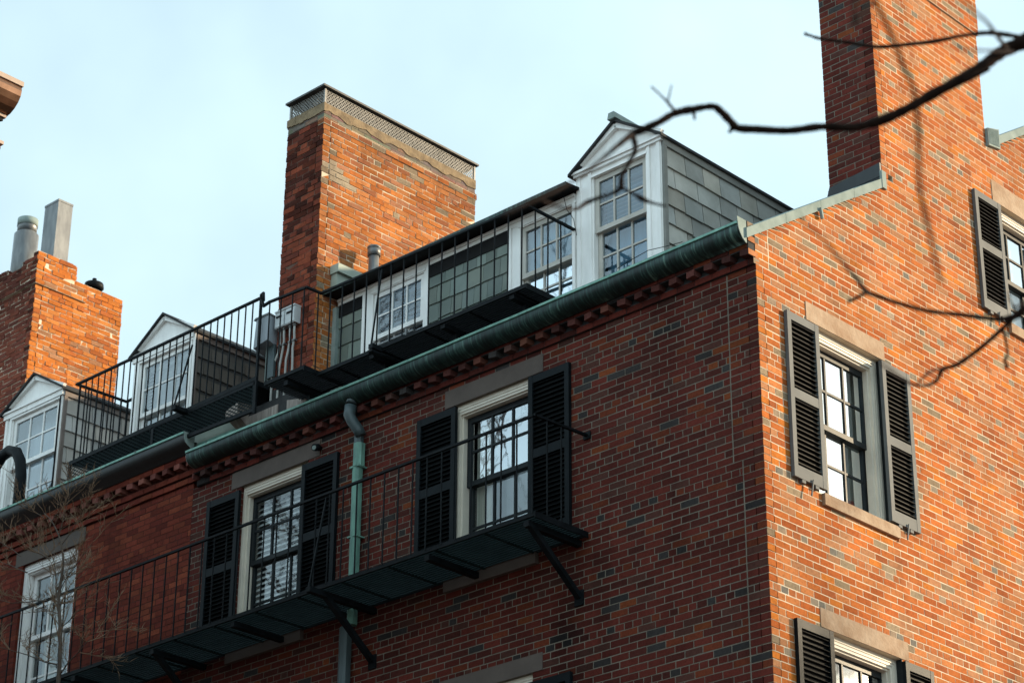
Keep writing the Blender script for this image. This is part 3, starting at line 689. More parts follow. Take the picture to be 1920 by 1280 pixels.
# downpipe with swan neck
dp = MB(); P = [(-5.02,-.15,11.57),(-5.03,-.17,11.5),(-5.04,-.175,11.40),(-5.02,-.15,11.33),(-4.98,-.1,11.24),(-4.965,-.075,11.18)]
dp.tube([(-5.02,-.16,11.58),(-5.03,-.17,11.52)], .055, 10); dp.tube(P[1:], [.062,.062,.06,.058,.056], 12)
neck = dp.build('downpipe', 'pipe_slate', H); neck['label'] = 'green copper downpipe with a swan neck below the gutter'
def fluted(x, y, z0, z1, r, mb, n=14):
    k = len(mb.v)
    for z in (z0, z1):
        for i in range(n*2):
            t = math.pi*i/n; q = r*(1.0 if i % 2 else .9); mb.v.append((x+q*math.cos(t), y+q*math.sin(t), z)); mb.c.append((1,1,1))
    for i in range(n*2): j = (i+1)%(n*2); mb.f.append((k+i,k+j,k+2*n+j,k+2*n+i))
    mb.f += [tuple(k+i for i in range(2*n)), tuple(k+2*n+i for i in range(2*n))]
dp = MB(); fluted(-4.99,-.07,10.85,11.1,.062,dp,8); fluted(-5.005,-.07,9.20,10.85,.054,dp,6); dp.box(-5.07,-4.94,-.12,-.0,10.84,10.86); dp.box(-5.07,-4.94,-.12,-.0,10.1,10.115)
dp.build('pipe_length', 'pipe_patina', neck)
dp = MB(); fluted(-5.0,-.07,11.08,11.2,.05,dp,8); fluted(-5.085,-.075,5.0,9.19,.064,dp,6); dp.build('pipe_length', 'pipe_slate', neck)

# front windows
def shut2(w, T, a, b, c, d, z0, z1, mid=None, **k):
    shutter(w, T, a, b, z0, z1, mid=mid, **k); shutter(w, T, c, d, z0, z1, mid=mid, **k)
w = wall_window(H, front(0), W2h, (-3.60,-2.78), 11.15, 10.34, 9.35, (-3.845,-2.543), sill=(-3.78,-2.6,.05), label='window reflecting bare branches, right one above the iron balcony', sill_mat='brownstone')
shut2(w, front(0), -4.195, -3.665, -2.70, -2.185, 9.47, 11.12, mid=10.32)
roller(w, front(0), -3.62, -3.42, 9.4, 11.1, -.23, 'curtain', 'curtain', .012); roller(w, front(0), -3.7, -2.7, 9.4, 11.1, -.5, 'blind_blue', 'pane_tone_sheet', .02)  # grey sheet at the back adds the room's ambient tone
w = wall_window(H, front(0), W1h, (-6.77,-5.94), 11.19, 10.34, 9.35, (-7.037,-5.655), sill=(-6.93,-5.78,.05), label='window with white slatted blind, left one above the iron balcony', sill_mat='brownstone', lt=.19)
shut2(w, front(0), -7.39, -6.865, -5.88, -5.345, 9.47, 11.135, mid=10.32)
slat_blind(w, front(0), -6.80, -5.9, 9.42, 11.02, -.20, 'blind_bright', .06, .026)
bk = MB(front(0)); bk.box(-6.7,-6.6,-.42,-.4,10.5,11.05); bk.build('curtain', 'cream', w)
w = wall_window(H, front(0), W2h, (-3.60,-2.78), 8.23, 7.4, 6.45, (-3.84,-2.548), label='window with a brownstone lintel below the iron balcony', lt=.165)
shut2(w, front(0), -4.195, -3.665, -2.70, -2.185, 6.5, 8.13, mid=7.35)
w = wall_window(H, front(0), W1h, (-6.77,-5.94), 8.23, 7.4, 6.45, (-7.037,-5.655), lt=.165)
shut2(w, front(0), -7.39, -6.865, -5.88, -5.345, 6.5, 8.13, mid=7.35)
# gable windows
kw = dict(mat='shutter_grey', slat='slat', dog=True)
w = wall_window(H, side(0), (.755,1.845), (.875,1.70), 11.09, 10.22, 9.45, (.70,1.89), casing='cream', lintel='sandstone', glass='glass_side', sill=(.80,1.915,.036), label='sunlit gable window with a red pot and grey shutters', casw=.10, cd=-.06)
shut2(w, side(0), .365, .825, 1.785, 2.23, 9.475, 11.055, mid=10.275, **kw)
roller(w, side(0), .78, 1.47, 9.4, 11.05, -.24, 'blind_bright'); roller(w, side(0), 1.46, 1.86, 9.4, 11.05, -.27, 'curtain', 'curtain', .012)  # white sheet stands in for sky mirrored in the left panes
pt = MB(); pt.tube([(-.26,1.56,9.50),(-.26,1.56,9.60),(-.26,1.56,9.66)], [.045,.06,.05], 12); pt.build('flower_pot', 'red_pot', w)
tb = MB(side(0))
for i in range(17):
    if i in (5,6): continue
    tb.box(1.545+.0, 1.565+.012*(i%2), -.305, -.30, 9.70+i*.075, 9.725+i*.075)
tb.build('mirrored_dentils', 'blind', w)  # white dots painted for a cornice mirrored in the glass
w = wall_window(H, side(0), (4.10,5.20), (4.235,5.075), 13.68, 12.945, 12.30, (4.06,5.25), casing='cream', lintel='sandstone', glass='glass_side', sill=(4.15,5.26,.036), lt=.24, label='attic gable window half out of the frame', casw=.10, cd=-.06)
shut2(w, side(0), 3.66, 4.14, 5.14, 5.60, 12.295, 13.645, mid=13.03, **kw)
roller(w, side(0), 4.1, 5.2, 12.3, 13.6, -.24, 'blind_bright')
w = wall_window(H, side(0), (.76,1.85), (.885,1.71), 8.21, 7.35, 6.5, (.68,1.95), casing='cream', lintel='sandstone', glass='glass_side', lt=.172, label='lower gable window with its head just in view', casw=.10, cd=-.06)
shut2(w, side(0), .30, .80, 1.84, 2.27, 6.575, 8.185, mid=7.375, mat='shutter', slat='slat', dog=True)
roller(w, side(0), .8, 1.5, 6.5, 8.15, -.24, 'blind_bright')

# big gabled dormer
dormer(H, -2.385, -1.28, .30, 11.85, 13.33, 13.695, (-2.155,-1.488,12.02,13.205), RZ, SL, 'slate_grey', 'slate_trim', dict(meet=12.63), 'white gabled dormer with grey slate cheek beside the gable', sashm='greige', glass='glass_dormer', cap=True, rowh=.205, sw=.30, seed=11)
# long shed dormer
T3 = front(.30)
ld = MB(T3); 
ld.box(-5.84, -2.39, -.06, -.012, 11.8, 13.12)
ld2 = MB(T3)
ld2.box(-5.80, -2.39, -.012, .012, 13.045, 13.12); ld2.box(-5.80, -2.39, .012, .03, 13.09, 13.12)
def casing(a, b, h0, h1, zb, zt):
    ld2.box(a, h0, -.05, .006, 11.85, zt); ld2.box(h1, b, -.05, .006, 11.85, zt); ld2.box(h0, h1, -.05, .006, zb, zt)
    ld2.box(a, a+.035, .006, .02, 11.85, zt-.002); ld2.box(b-.035, b, .006, .02, 11.85, zt-.002); ld2.box(h0-.03,h1+.03,.006,.016,zb+.01,zb+.035)
H1, H2 = (-5.26,-4.50,12.05,13.035-.03), (-3.13,-2.40,12.05,13.03-.02)
casing(-5.41,-4.42,H1[0],H1[1],H1[3],13.045); casing(-3.28,-2.39,H2[0],H2[1],H2[3],13.045)
LD = ld2.build('shed_dormer', 'white', H); LD['label'] = 'long shed dormer with green slates and two sash windows'
# dark backing pieces between the windows
bk = MB(T3)
for a, b in ((-5.84,-5.41),(-4.42,-3.28)): bk.box(a, b, -.06, -.012, 11.8, 13.05)
bk.box(-5.8,-2.39,-.06,-.05,13.02,13.12); bk.build('dormer_backing', 'dark_soffit', LD)
slates_front(LD, .30, -5.78, -5.41, 11.85, 12.98, 'slate_green', .215, .2, seed=5)
slates_front(LD, .30, -4.42, -3.28, 11.85, 12.985, 'slate_green', .2, .19, seed=8)
for a, b in ((-5.78,-5.41),(-4.42,-3.28)):
    tb = MB(T3); tb.box(a,b,0,.02,12.90,13.045); tb.build('eave_shade_strip', 'dark_soffit', LD)  # dark strip draws the eave's shadow on the slates
rf = MB(); rf.prism([(.10,13.122),(.10,13.15),(2.75,13.42),(2.75,13.39)], -5.835, -2.33); rf.build('shed_roof', 'dark_soffit', LD)
rf = MB(); rf.box(-5.835,-2.33,.088,.10,13.118,13.155); rf.build('drip_edge', 'gutter', LD)
for h, nm, bl in ((H1,'w1',True),(H2,'w2',False)):
    zm = 12.47 if nm == 'w2' else 12.50
    sm = 'white' if nm == 'w1' else 'greige'
    gl = 'glass_dormer' if nm == 'w1' else 'glass_clear'
    sash(LD, T3, h[0]+.003, h[1]-.003, zm-.03, h[3]-.003, -.012, 3, 2, sm, 'upper_sash', wb=.05, wt=.05, ws=.055, mw=.018, glass=gl)
    sash(LD, T3, h[0]+.003, h[1]-.003, h[2], zm+.02, -.052, 3, 2, sm, 'lower_sash', wb=.05, wt=.05, ws=.055, mw=.018, glass=gl)
    rm = MB(T3); dd = -.8
    rm.quad((h[0]-.1,dd,h[2]-.1),(h[1]+.1,dd,h[2]-.1),(h[1]+.1,dd,h[3]+.05),(h[0]-.1,dd,h[3]+.05)); rm.quad((h[0]-.1,-.07,h[3]+.04),(h[1]+.1,-.07,h[3]+.04),(h[1]+.1,dd,h[3]+.04),(h[0]-.1,dd,h[3]+.04))
    rm.quad((h[0]-.05,-.07,h[2]),(h[0]-.05,dd,h[2]),(h[0]-.05,dd,h[3]),(h[0]-.05,-.07,h[3]))
    rm.build('room_interior', 'room', LD, recalc=False)
slat_blind(LD, T3, H1[0]+.02, H1[1]-.02, 12.55, 12.95, -.12, 'blind_sky', .05)
roller(LD, T3, H2[0]+.0, H2[1], 12.1, 13.0, -.12, 'blind_sky', 'curtain', .02)  # blue sheet gives this sash its mirrored sky tint
ac = MB(T3)   # window air-conditioner bracket showing under the raised sash
for i in range(5): ac.box(-5.2, -4.6, .0+.0, .05, 12.15+i*.05, 12.17+i*.05)
for x in (-5.18,-4.95,-4.7): ac.box(x, x+.02, .05, .065, 12.1, 12.4)
ac.build('window_grille', 'galv', LD)
fs = MB(); fs.box(-5.835,-5.775,.245,.30,11.8,13.02); fs.build('corner_flashing', 'coping', LD)
fs = MB(); fs.box(-5.83,-5.74,.2,.72,13.16,13.40); fs.box(-5.83,-5.70,.18,.74,13.40,13.50); fs.build('roof_flashing_box', 'flash_green', LD)
vp = MB(); vp.tube([(-5.67,.66,13.1),(-5.67,.66,13.76)], .058, 14); vp.tube([(-5.67,.66,13.75),(-5.67,.66,13.85)], .072, 14); vp.tube([(-5.67,.66,13.835),(-5.67,.66,13.86)], .076, 14)
vp.build('vent_pipe', 'galv', H)['label'] = 'grey vent pipe standing on the shed dormer roof'

# middle chimney
X1, XL = -5.84, -6.435
B, Mo = MB(), MB()
def pc(hd, u, z):
    if (14.60 < z < 14.76 and u < .22) or (14.52 < z < 14.62 and .1 < u < .42): return (.33,.27,.20)
    return pal_chim(hd, u, z)
bricks(B, Mo, side(X1), 0, 2.38, 11.9, 15.29, pc, epal=pal_chim_front, ends=(1,0), rough=.003, jit=.003, hdr=8)
bricks(B, Mo, side(X1+.012), -.012, 2.392, 15.21, 15.29, pal_chim, rough=.002)
cm = B.build('chimney', 'brick', H); cm['label'] = 'broad brick chimney with a black cap, between the dormers'; Mo.build('mortar_joints', 'mortar', cm)
B, Mo = MB(), MB()
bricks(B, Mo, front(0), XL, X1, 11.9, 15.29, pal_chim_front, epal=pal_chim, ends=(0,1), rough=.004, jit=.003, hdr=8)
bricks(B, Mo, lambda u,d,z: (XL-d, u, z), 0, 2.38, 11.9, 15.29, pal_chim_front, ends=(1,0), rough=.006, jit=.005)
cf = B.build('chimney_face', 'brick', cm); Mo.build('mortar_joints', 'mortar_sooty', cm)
cc = MB(); cc.box(XL-.02, X1+.02, -.02, .3, 11.5, 12.16); cc.build('dark_base_box', 'roof', cm)  # black box added round the chimney foot to hide its brick
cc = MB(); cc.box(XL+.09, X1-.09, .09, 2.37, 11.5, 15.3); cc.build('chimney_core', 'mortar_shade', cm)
def lump(mb, x0, x1, y0, y1, z0, z1, n):  # uneven cement wash round the stack
    for i in range(n):
        a, b = y0+(y1-y0)*i/n, y0+(y1-y0)*(i+1)/n; r0 = .02*math.sin(i*.9)+.012*math.sin(i*2.3); r1 = .02*math.sin((i+1)*.9)+.012*math.sin((i+1)*2.3)
        mb.hexa([(x0,a,z0+r0),(x1+.006,a,z0+r0),(x1+.006,a,z1),(x0,a,z1),(x0,b,z0+r1),(x1+.006,b,z0+r1),(x1+.006,b,z1),(x0,b,z1)])
cw = MB(); lump(cw, XL+.01, X1, .0, 2.385, 15.37, 15.475, 34)
for i in range(9):
    a = XL-.012+(.595+.024)*i/9; cw.box(a, a+.07, -.012-rnd.uniform(0,.006), .02, 15.37+rnd.uniform(-.015,.015), 15.476)
cw.box(XL-.014, XL+.02, .0, 2.38, 15.37, 15.473)
cw.build('cement_wash', 'cement', cm)
B, Mo = MB(), MB(); gr = lambda hd,u,z: tuple(c*(.8+.4*rnd.random()) for c in (.2,.165,.13))
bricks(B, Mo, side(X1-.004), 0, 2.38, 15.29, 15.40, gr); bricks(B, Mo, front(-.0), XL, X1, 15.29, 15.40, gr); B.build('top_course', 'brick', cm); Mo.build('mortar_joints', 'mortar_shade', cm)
ms = MB()
def lattice(p0, p1, z0, z1, n, th, inward):
    for i in range(n):
        for s in (0, 1):
            f0, f1 = (i/n, (i+1.0)/n) if s == 0 else ((i+1.0)/n, i/n)
            mid = [(p0[k]+(p1[k]-p0[k])*f0, p0[k]+(p1[k]-p0[k])*f1) for k in (0,1)]
            rows = 4; zz = [z0+(z1-z0)*r/rows for r in range(rows+1)]
            for r in range(rows):
                q = r % 2 == 0
                a = (mid[0][0] if q else mid[0][1], mid[1][0] if q else mid[1][1], zz[r]); b = (mid[0][1] if q else mid[0][0], mid[1][1] if q else mid[1][0], zz[r+1])
                ms.beam(a, b, th, th, up=inward)
lattice((X1-.012,.012), (X1-.012,2.37), 15.478, 15.66, 56, .0085, (1,0,0))
lattice((X1-.02,.012), (XL+.02,.012), 15.478, 15.66, 14, .007, (0,1,0))
lattice((XL+.02,.02), (XL+.02,2.37), 15.478, 15.66, 40, .007, (1,0,0))
for (x, y) in ((X1-.012,.012),(X1-.012,2.37),(XL+.02,.012)): ms.box(x-.012, x+.012, y-.012, y+.012, 15.47, 15.66)
ms.build('cap_mesh', 'galv_light', cm, recalc=False)
cpz = MB(); cpz.hexa([(XL-.02,-.045,15.672),(X1+.03,-.045,15.672),(X1+.03,-.045,15.695),(XL-.02,-.045,15.695),(XL-.02,2.41,15.672),(X1+.03,2.41,15.672),(X1+.03,2.41,15.695),(XL-.02,2.41,15.695)])
cpz.build('chimney_cap', 'cap_black', cm)

# electrical boxes strapped to the chimney foot
mg = 'meter boxes on the chimney foot'
for (x0, x1, z0, z1, lab) in ((-6.375,-6.225,12.83,13.03,'pale grey meter box with conduits, nearer the cabinet'),(-6.212,-6.06,12.825,13.03,'pale grey meter box with conduits, nearer the chimney corner')):
    e = thing('meter_box', lab, 'electrical box', ((x0+x1)/2, -.06, z0), mg)
    b = MB(front(0)); b.box(x0, x1, .008, .09, z0, z1); b.box(x0+.005, x1-.005, .09, .097, z0+.01, z1-.035); b.box(x0-.004, x1+.004, .0, .1, z1-.012, z1+.004); b.build('box_body', 'box_grey', e)
    b = MB(front(0)); b.box(x0+.03, x1-.04, .097, .106, z1-.085, z1-.065); b.build('handle', 'black_iron', e)
    for (cx, sx, zz) in ((x0+.045,-.09,12.46),(x1-.04,-.05,12.38)):
        b = MB(); ex = cx+sx-(.02 if cx<-6.2 else -.03)
        b.tube([(cx,-.05,z0+.005),(cx,-.05,z0-.09),(cx-.004,-.04,z0-.16),(cx-.03,-.035,z0-.27),(ex,-.035,zz-.02),(ex-.01,-.03,zz-.32),(ex-.01,-.03,11.8)], .0135, 8); b.build('conduit', 'conduit', e)
        b = MB(); b.tube([(cx,-.05,z0+.003),(cx,-.05,z0-.03)], .02, 8); b.box(cx-.02, cx+.02, -.06, -.02, z0-.20, z0-.185); b.build('conduit_fitting', 'galv', e)
cab = thing('equipment_cabinet', 'grey sheet metal cabinet beside the chimney foot', 'cabinet', (-6.55,-.02,12.2))
b = MB(); b.hexa([(-6.63,-.16,12.66),(-6.40,-.16,12.70),(-6.40,-.16,13.0),(-6.60,-.16,13.0),(-6.63,.1,12.60),(-6.44,.1,12.66),(-6.44,.1,13.0),(-6.62,.1,13.0)]); b.build('cabinet_body', 'cabinet', cab)
b = MB(); b.hexa([(-6.64,-.17,12.995),(-6.39,-.17,12.995),(-6.39,-.17,13.015),(-6.61,-.17,13.015),(-6.64,.11,12.995),(-6.43,.11,12.995),(-6.43,.11,13.015),(-6.63,.11,13.015)]); b.build('cabinet_lid', 'galv', cab)
b = MB(); b.box(-6.50,-6.40,-.06,-.03,12.3,12.68); b.build('glass_panel', 'pipe_slate', cab)
b = MB(); b.box(-6.53,-6.50,-.065,-.02,12.28,12.68); b.build('post', 'coping', cab)

cb = MB(); cb.box(-6.95, -5.97, -.045, .12, 11.6, 12.03); cb.build('roof_curb', 'roof', H)
lp = MB(front(0)); lp.tube([(-5.645,.0,11.27),(-5.645,.05,11.27)], .022, 10); lp.tube([(-5.645,.04,11.265),(-5.64,.10,11.245)], .038, 14); lp.build('wall_lamp', 'black_iron', H)
lp = MB(front(0)); lp.tube([(-5.64,.10,11.245),(-5.6395,.104,11.2445)], .026, 14); lp.build('lamp_glass', 'coping', H)
for pts in ([(-2.49,.2,13.23),(-2.437,.18,13.05),(-2.40,.18,12.9),(-2.33,.2,12.78),(-2.31,.22,12.6)], [(-1.4,-.245,11.735),(-1.216,-.25,11.763),(-1.02,-.25,11.787),(-.80,-.25,11.751),(-.62,-.245,11.73)]):
    wr = MB(); wr.tube(pts, .0035, 5); wr.build('cable', 'black_iron', H)

# ================================================================== RED HOUSE NEXT DOOR (left)
L = thing('brick_house', 'dark red washed brick house with white dormers and a black gutter', 'house', (-11.8, 6, 0))
RZ2 = 11.93
B, Mo = MB(), MB()
W0h = (-10.75,-9.70)
bricks(B, Mo, front(0), -16.5, -7.69, 6.0, 11.46, pal_red, holes=[(*W0h, 9.35, 11.28), (*W0h, 6.4, 8.4)], hdr=9)
fw = B.build('front_wall', 'brick', L); Mo.build('mortar_joints', 'mortar_red', fw)
core = MB(); core.box(-16.5, -7.695, .2, 12, 0, 5.99); core.box(-16.5,-7.695,.02,.2,0,5.99); core.box(-7.695,-7.68,.05,5.9,11.2,11.6); core.build('lower_wall', 'mortar_red', L)
dentils(L, -16.5, -7.62, 11.635, pal_red, 'mortar_red', yp=.11, bands=((11.465,.03),(11.54,.05)), tops=2)
gutter(L, -16.5, -7.60, 11.93, Y=-.25, mat='gutter_dark', lip='gutter_lip', h=.17, capm='coping', seams=1.1, label='black gutter with a green edge on the red house')
rf = MB(); rf.prism([(-.10,RZ2-.12),(-.10,RZ2-.05),(6,RZ2+SL*6),(12,RZ2+.02),(12,RZ2-.2),(6,RZ2+SL*6-.3)], -16.5, -7.67); rf.build('roof', 'roof', L)
w = wall_window(L, front(0), W0h, (-10.60,-9.80), 11.28, 10.40, 9.35, (-10.885,-9.575), casing='white', sashm='white', lintel='brownstone', lt=.175, label='white sash window of the red house behind the bare twigs', casw=.06)
roller(w, front(0), -10.6, -10.35, 9.4, 11.2, -.3, 'curtain', 'curtain', .012)
w = wall_window(L, front(0), W0h, (-10.60,-9.80), 8.4, 7.5, 6.45, (-10.885,-9.575), casing='white', sashm='white', lt=.175)
dormer(L, -11.87, -10.69, .30, 12.0, 13.62, 13.97, (-11.70,-10.775,12.1,13.50), RZ2, SL, 'slate_pale', 'brown_trim', dict(meet=12.87), 'white gabled dormer with pale slate cheek, the one by the bent black pipe', sashm='white', glass='glass_clear', rowh=.21, sw=.2, cornice=.085, seed=21, blind=False)
dormer(L, -9.33, -8.24, .30, 12.0, 13.58, 13.945, (-9.20,-8.262,12.1,13.46), RZ2, SL, 'slate_brown', 'brown_trim', dict(meet=12.80), 'white gabled dormer with dark brown cheek behind the railing', sashm='white', glass='glass_clear', rowh=.2, sw=.26, cornice=.085, seed=31, blind='blind')
# far chimney
X0 = -12.0
Bc, Mc = MB(), MB()
bricks(Bc, Mc, side(X0), .61, 1.22, 12.2, 16.08, pal_chim_old, epal=pal_chim_front, ends=(1,0), rough=.006, jit=.004)
bricks(Bc, Mc, side(X0), 1.22, 1.985, 12.2, 15.88, pal_chim_old, rough=.006, jit=.004)
bricks(Bc, Mc, side(X0+.03), .58, 1.39, 15.61, 15.80, pal_chim_old, epal=pal_chim_front, ends=(1,0), rough=.003, jit=.003)
bricks(Bc, Mc, side(X0+.02), .59, 1.19, 15.80, 16.09, pal_chim_old, epal=pal_chim_front, ends=(1,0), rough=.006, jit=.005)
def pco(hd,u,z):
    s = min(1, max(0, (z-14.6)/1.2)); f = 1-.65*s*rnd.random()-.1*s; c = rnd.choice([(.2,.055,.035),(.23,.065,.04),(.17,.05,.035)]); f *= .85+.25*rnd.random(); return tuple(x*f for x in c)
bricks(Bc, Mc, front(.61), -13.5, X0, 12.2, 15.61, pco, epal=pal_chim_old, ends=(0,1), rough=.005, jit=.004)
bricks(Bc, Mc, front(.58), -13.5, X0+.03, 15.61, 16.02, pco, epal=pal_chim_old, ends=(0,1), rough=.006, jit=.005, holes=[(-12.62,-12.30,15.93,16.2)])
oc = Bc.build('chimney', 'brick', L); oc['label'] = 'old stepped brick chimney carrying two metal flues'; Mc.build('mortar_joints', 'mortar', oc)
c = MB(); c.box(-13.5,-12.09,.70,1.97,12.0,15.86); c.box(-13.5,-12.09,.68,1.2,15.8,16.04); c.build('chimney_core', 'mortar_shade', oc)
f = MB(); f.box(-12.40,-12.10,.90,1.13,15.9,17.01); f.box(-12.405,-12.095,.895,1.135,16.985,17.015); f.build('square_flue', 'galv', oc)
f = MB(); f.tube([(-12.92,1.0,15.9),(-12.92,1.0,16.80)], .165, 20); f.tube([(-12.92,1.0,16.80),(-12.92,1.0,16.83)], [.165,.135], 20, cap=False); f.tube([(-12.92,1.0,16.82),(-12.92,1.0,17.02)], .132, 20); f.build('round_flue', 'galv', oc)
f = MB(); f.tube([(-12.92,1.0,16.93),(-12.92,1.0,17.035)], .139, 20); f.build('flue_collar', 'coping', oc)
f = MB(); f.tube([(-12.34,1.75,15.8),(-12.34,1.75,16.08)], .085, 14); f.tube([(-12.34,1.75,16.06),(-12.34,1.75,16.09),(-12.34,1.75,16.15),(-12.34,1.75,16.19)], [.11,.135,.125,.05], 16); f.tube([(-12.34,1.75,16.19),(-12.34,1.75,16.23)], .03, 8)
f.build('vent_cowl', 'black_iron', oc)
# gooseneck pipe at the eave
g = MB(); P = [(-11.50,-.06,12.55),(-11.44,-.06,12.70),(-11.33,-.06,12.80),(-11.18,-.06,12.83),(-11.03,-.06,12.77),(-10.93,-.06,12.62),(-10.89,-.06,12.42),(-10.885,-.06,12.2),(-10.88,-.06,11.9)]
g.tube(P, .068, 12); g.build('gooseneck_pipe', 'black_iron', L)['label'] = 'black bent pipe rising from the gutter in front of the dormer'
hd = MB(); hd.hexa([(-6.98,-.2,11.95),(-6.78,-.2,11.93),(-6.78,-.2,12.07),(-6.98,-.2,12.02),(-6.94,.0,11.8),(-6.78,.0,11.8),(-6.78,.05,12.1),(-6.96,.05,12.1)]); hd.build('roof_vent_hood', 'flash', H)

# ================================================================== FIRE BALCONIES
def rail_run(parent, pts, spacing, zf0, bars_z, r=.008, top=.028, phase=.0, skip=()):
    """pts: polyline of (x,y,z) for the hand rail; balusters are children of their own"""
    t = MB()
    for a, b in zip(pts[:-1], pts[1:]): t.beam(a, b, top, top*.8)
    for p in pts[1:-1]: t.box(p[0]-top/2, p[0]+top/2, p[1]-top/2, p[1]+top/2, p[2]-top*.4, p[2]+top*.4)
    t.build('hand_rail', 'black_iron', parent)
    first = None; s = phase
    for a, b in zip(pts[:-1], pts[1:]):
        A, Bq = Vector(a), Vector(b); Ln = (Bq-A).length; d = s
        while d < Ln:
            p = A.lerp(Bq, d/Ln); zl = zf0(p.x, p.y); h = p.z-zl
            m = MB(); j = rnd.uniform(-.006,.006); m.tube([(p.x, p.y, p.z), (p.x+j, p.y, zl)], r, 6, cap=False)
            m.build('baluster', 'black_iron', parent, recalc=False); d += spacing
        s = d-Ln

def grating(parent, x0, x1, y0, y1, z, n, bw=.012, bh=.022, cross=.62, mat='black_iron', name='floor_grating', ledge=True):
    m = MB()
    for i in range(n):
        y = y0+(y1-y0)*(i+.5)/n; m.box(x0, x1, y-bw/2, y+bw/2, z-bh, z)
    k = x0+.3
    while k < x1: m.box(k-.012, k+.012, y0, y1, z-bh-.012, z-bh+.001); k += cross
    g = m.build(name, mat, parent)
    f = MB(); f.box(x0, x1, y0-.012, y0, z-.03, z+.010); f.box(x0, x1, y1, y1+.01, z-.03, z+.01)
    if ledge: f.box(x1, x1+.012, y0-.012, y1+.01, z-.045, z+.012)
    f.build('floor_edge', 'black_iron', parent); return g

M['grate_green'] = mottled('dark_green_grating', (.006, .013, .014), (.011, .022, .024), 5, .6, .2, spec=.1)
M['grate_lines'] = mottled('worn_green_grating', (.006, .016, .017), (.013, .029, .031), 5, .6, .2, spec=.1)
M['mesh_teal'] = mottled('dark_teal_mesh', (.02, .034, .038), (.03, .048, .052), 5, .6, .2, spec=.1)
# lower balcony across both houses
F1 = thing('fire_balcony', 'long black iron balcony in front of the shuttered windows', 'balcony', (-6.8, -.35, 9.35))
grating(F1, -11.6, -1.99, -.70, -.03, 9.37, 16, bw=.018, mat='grate_lines')
rail_run(F1, [(-1.99,-.0,10.325),(-1.99,-.71,10.30),(-11.6,-.71,10.30)], .19, lambda x, y: 9.37, 0, phase=.36)
an = MB(); an.box(-2.03,-1.95,-.02,.0,10.29,10.36); an.build('wall_anchor', 'black_iron', F1)
for x, big in ((-2.10,1),(-4.76,2),(-7.3,1),(-9.85,1),(-3.34,0),(-6.05,0),(-8.6,0)):
    m = MB(); m.box(x-.03, x+.03, -.70 if big != 2 else -.87, .0, 9.27, 9.325)
    if big:
        m.beam((x,-.64,9.29),(x,-.015,8.80),.05,.055,up=(1,0,0)); m.box(x-.05, x+.05, -.02, -.0, 8.72, 8.86)
    m.build('bracket', 'black_iron', F1)
m = MB(); m.beam((-4.76,-.86,9.30),(-4.74,-.70,10.27),.016,.016); m.build('rail_stay', 'black_iron', F1)

# upper balcony on the corner house, jogging round the chimney
F2 = thing('fire_balcony', 'upper black iron balcony under the shed dormer of the corner house', 'balcony', (-4.1, -.2, 11.85))
grating(F2, -5.32, -2.40, -.385, .24, 11.87, 18, bw=.017)
grating(F2, -5.93, -5.33, -.555, -.03, 11.90, 15, bw=.017)
rail_run(F2, [(-2.40,.29,12.72),(-2.40,-.39,12.72),(-5.31,-.39,12.785),(-5.34,-.56,12.80),(-5.92,-.56,12.83),(-5.99,-.58,12.80),(-6.0,-.60,12.87)], .18, lambda x, y: 11.87, 0, phase=.2)
for x, y in ((-2.60,-.19),(-3.52,-.19),(-4.52,-.19),(-5.62,-.2)):
    m = MB(); m.box(x-.03, x+.03, -.38 if x > -5.3 else -.54, .22 if x > -5.3 else -.02, 11.79, 11.838); m.box(x-.025, x+.025, y-.025, y+.025, 11.62, 11.80); m.build('support_post', 'black_iron', F2)
m = MB(); m.box(-4.42,-4.36,-.52,-.38,11.81,11.86); m.box(-4.43,-4.37,-.52,.2,11.775,11.80); m.build('outrigger', 'black_iron', F2)
m = MB(); m.beam((-4.40,-.50,11.86),(-4.40,-.39,12.74),.014,.014); m.build('rail_stay', 'black_iron', F2)

# upper balcony on the red house, standing behind the gutter, with a mesh skirt below the floor
F3 = thing('fire_balcony', 'black iron balcony with mesh skirt on the red house roof', 'balcony', (-8.1, .1, 12.24))
YF = -.2; ztop = lambda x: 12.215 + (x+9.73)/3.23*.055
rail_run(F3, [(-9.36,.52,13.22),(-9.73,.52,13.22),(-9.73,YF,13.20),(-6.50,YF,13.21)], .117, lambda x, y: ztop(x), 0, phase=.1, r=.0085, top=.03)
m = MB(); m.box(-6.508,-6.483,YF-.0125,YF+.0125,11.85,13.24); m.build('corner_post', 'black_iron', F3)
m = MB(); m.tube([(-6.50,YF,13.24),(-6.44,YF-.02,13.24),(-6.42,YF-.03,13.14)], .02, 6); m.build('rail_scroll', 'black_iron', F3)
grating(F3, -9.72, -6.50, YF, .28, 12.22, 18, bw=.018)
sc = MB(front(YF))
sc.beam((-9.74,0,12.20),(-6.49,0,12.255),.03,.045); sc.beam((-9.74,0,11.95),(-6.49,0,11.895),.03,.04)
for x in (-9.72,-8.22,-6.51): sc.box(x-.02, x+.02, -.012, .012, 11.86, 12.22)
sc.build('screen_frame', 'black_iron', F3)
sm = MB(front(YF))
x = -10.1
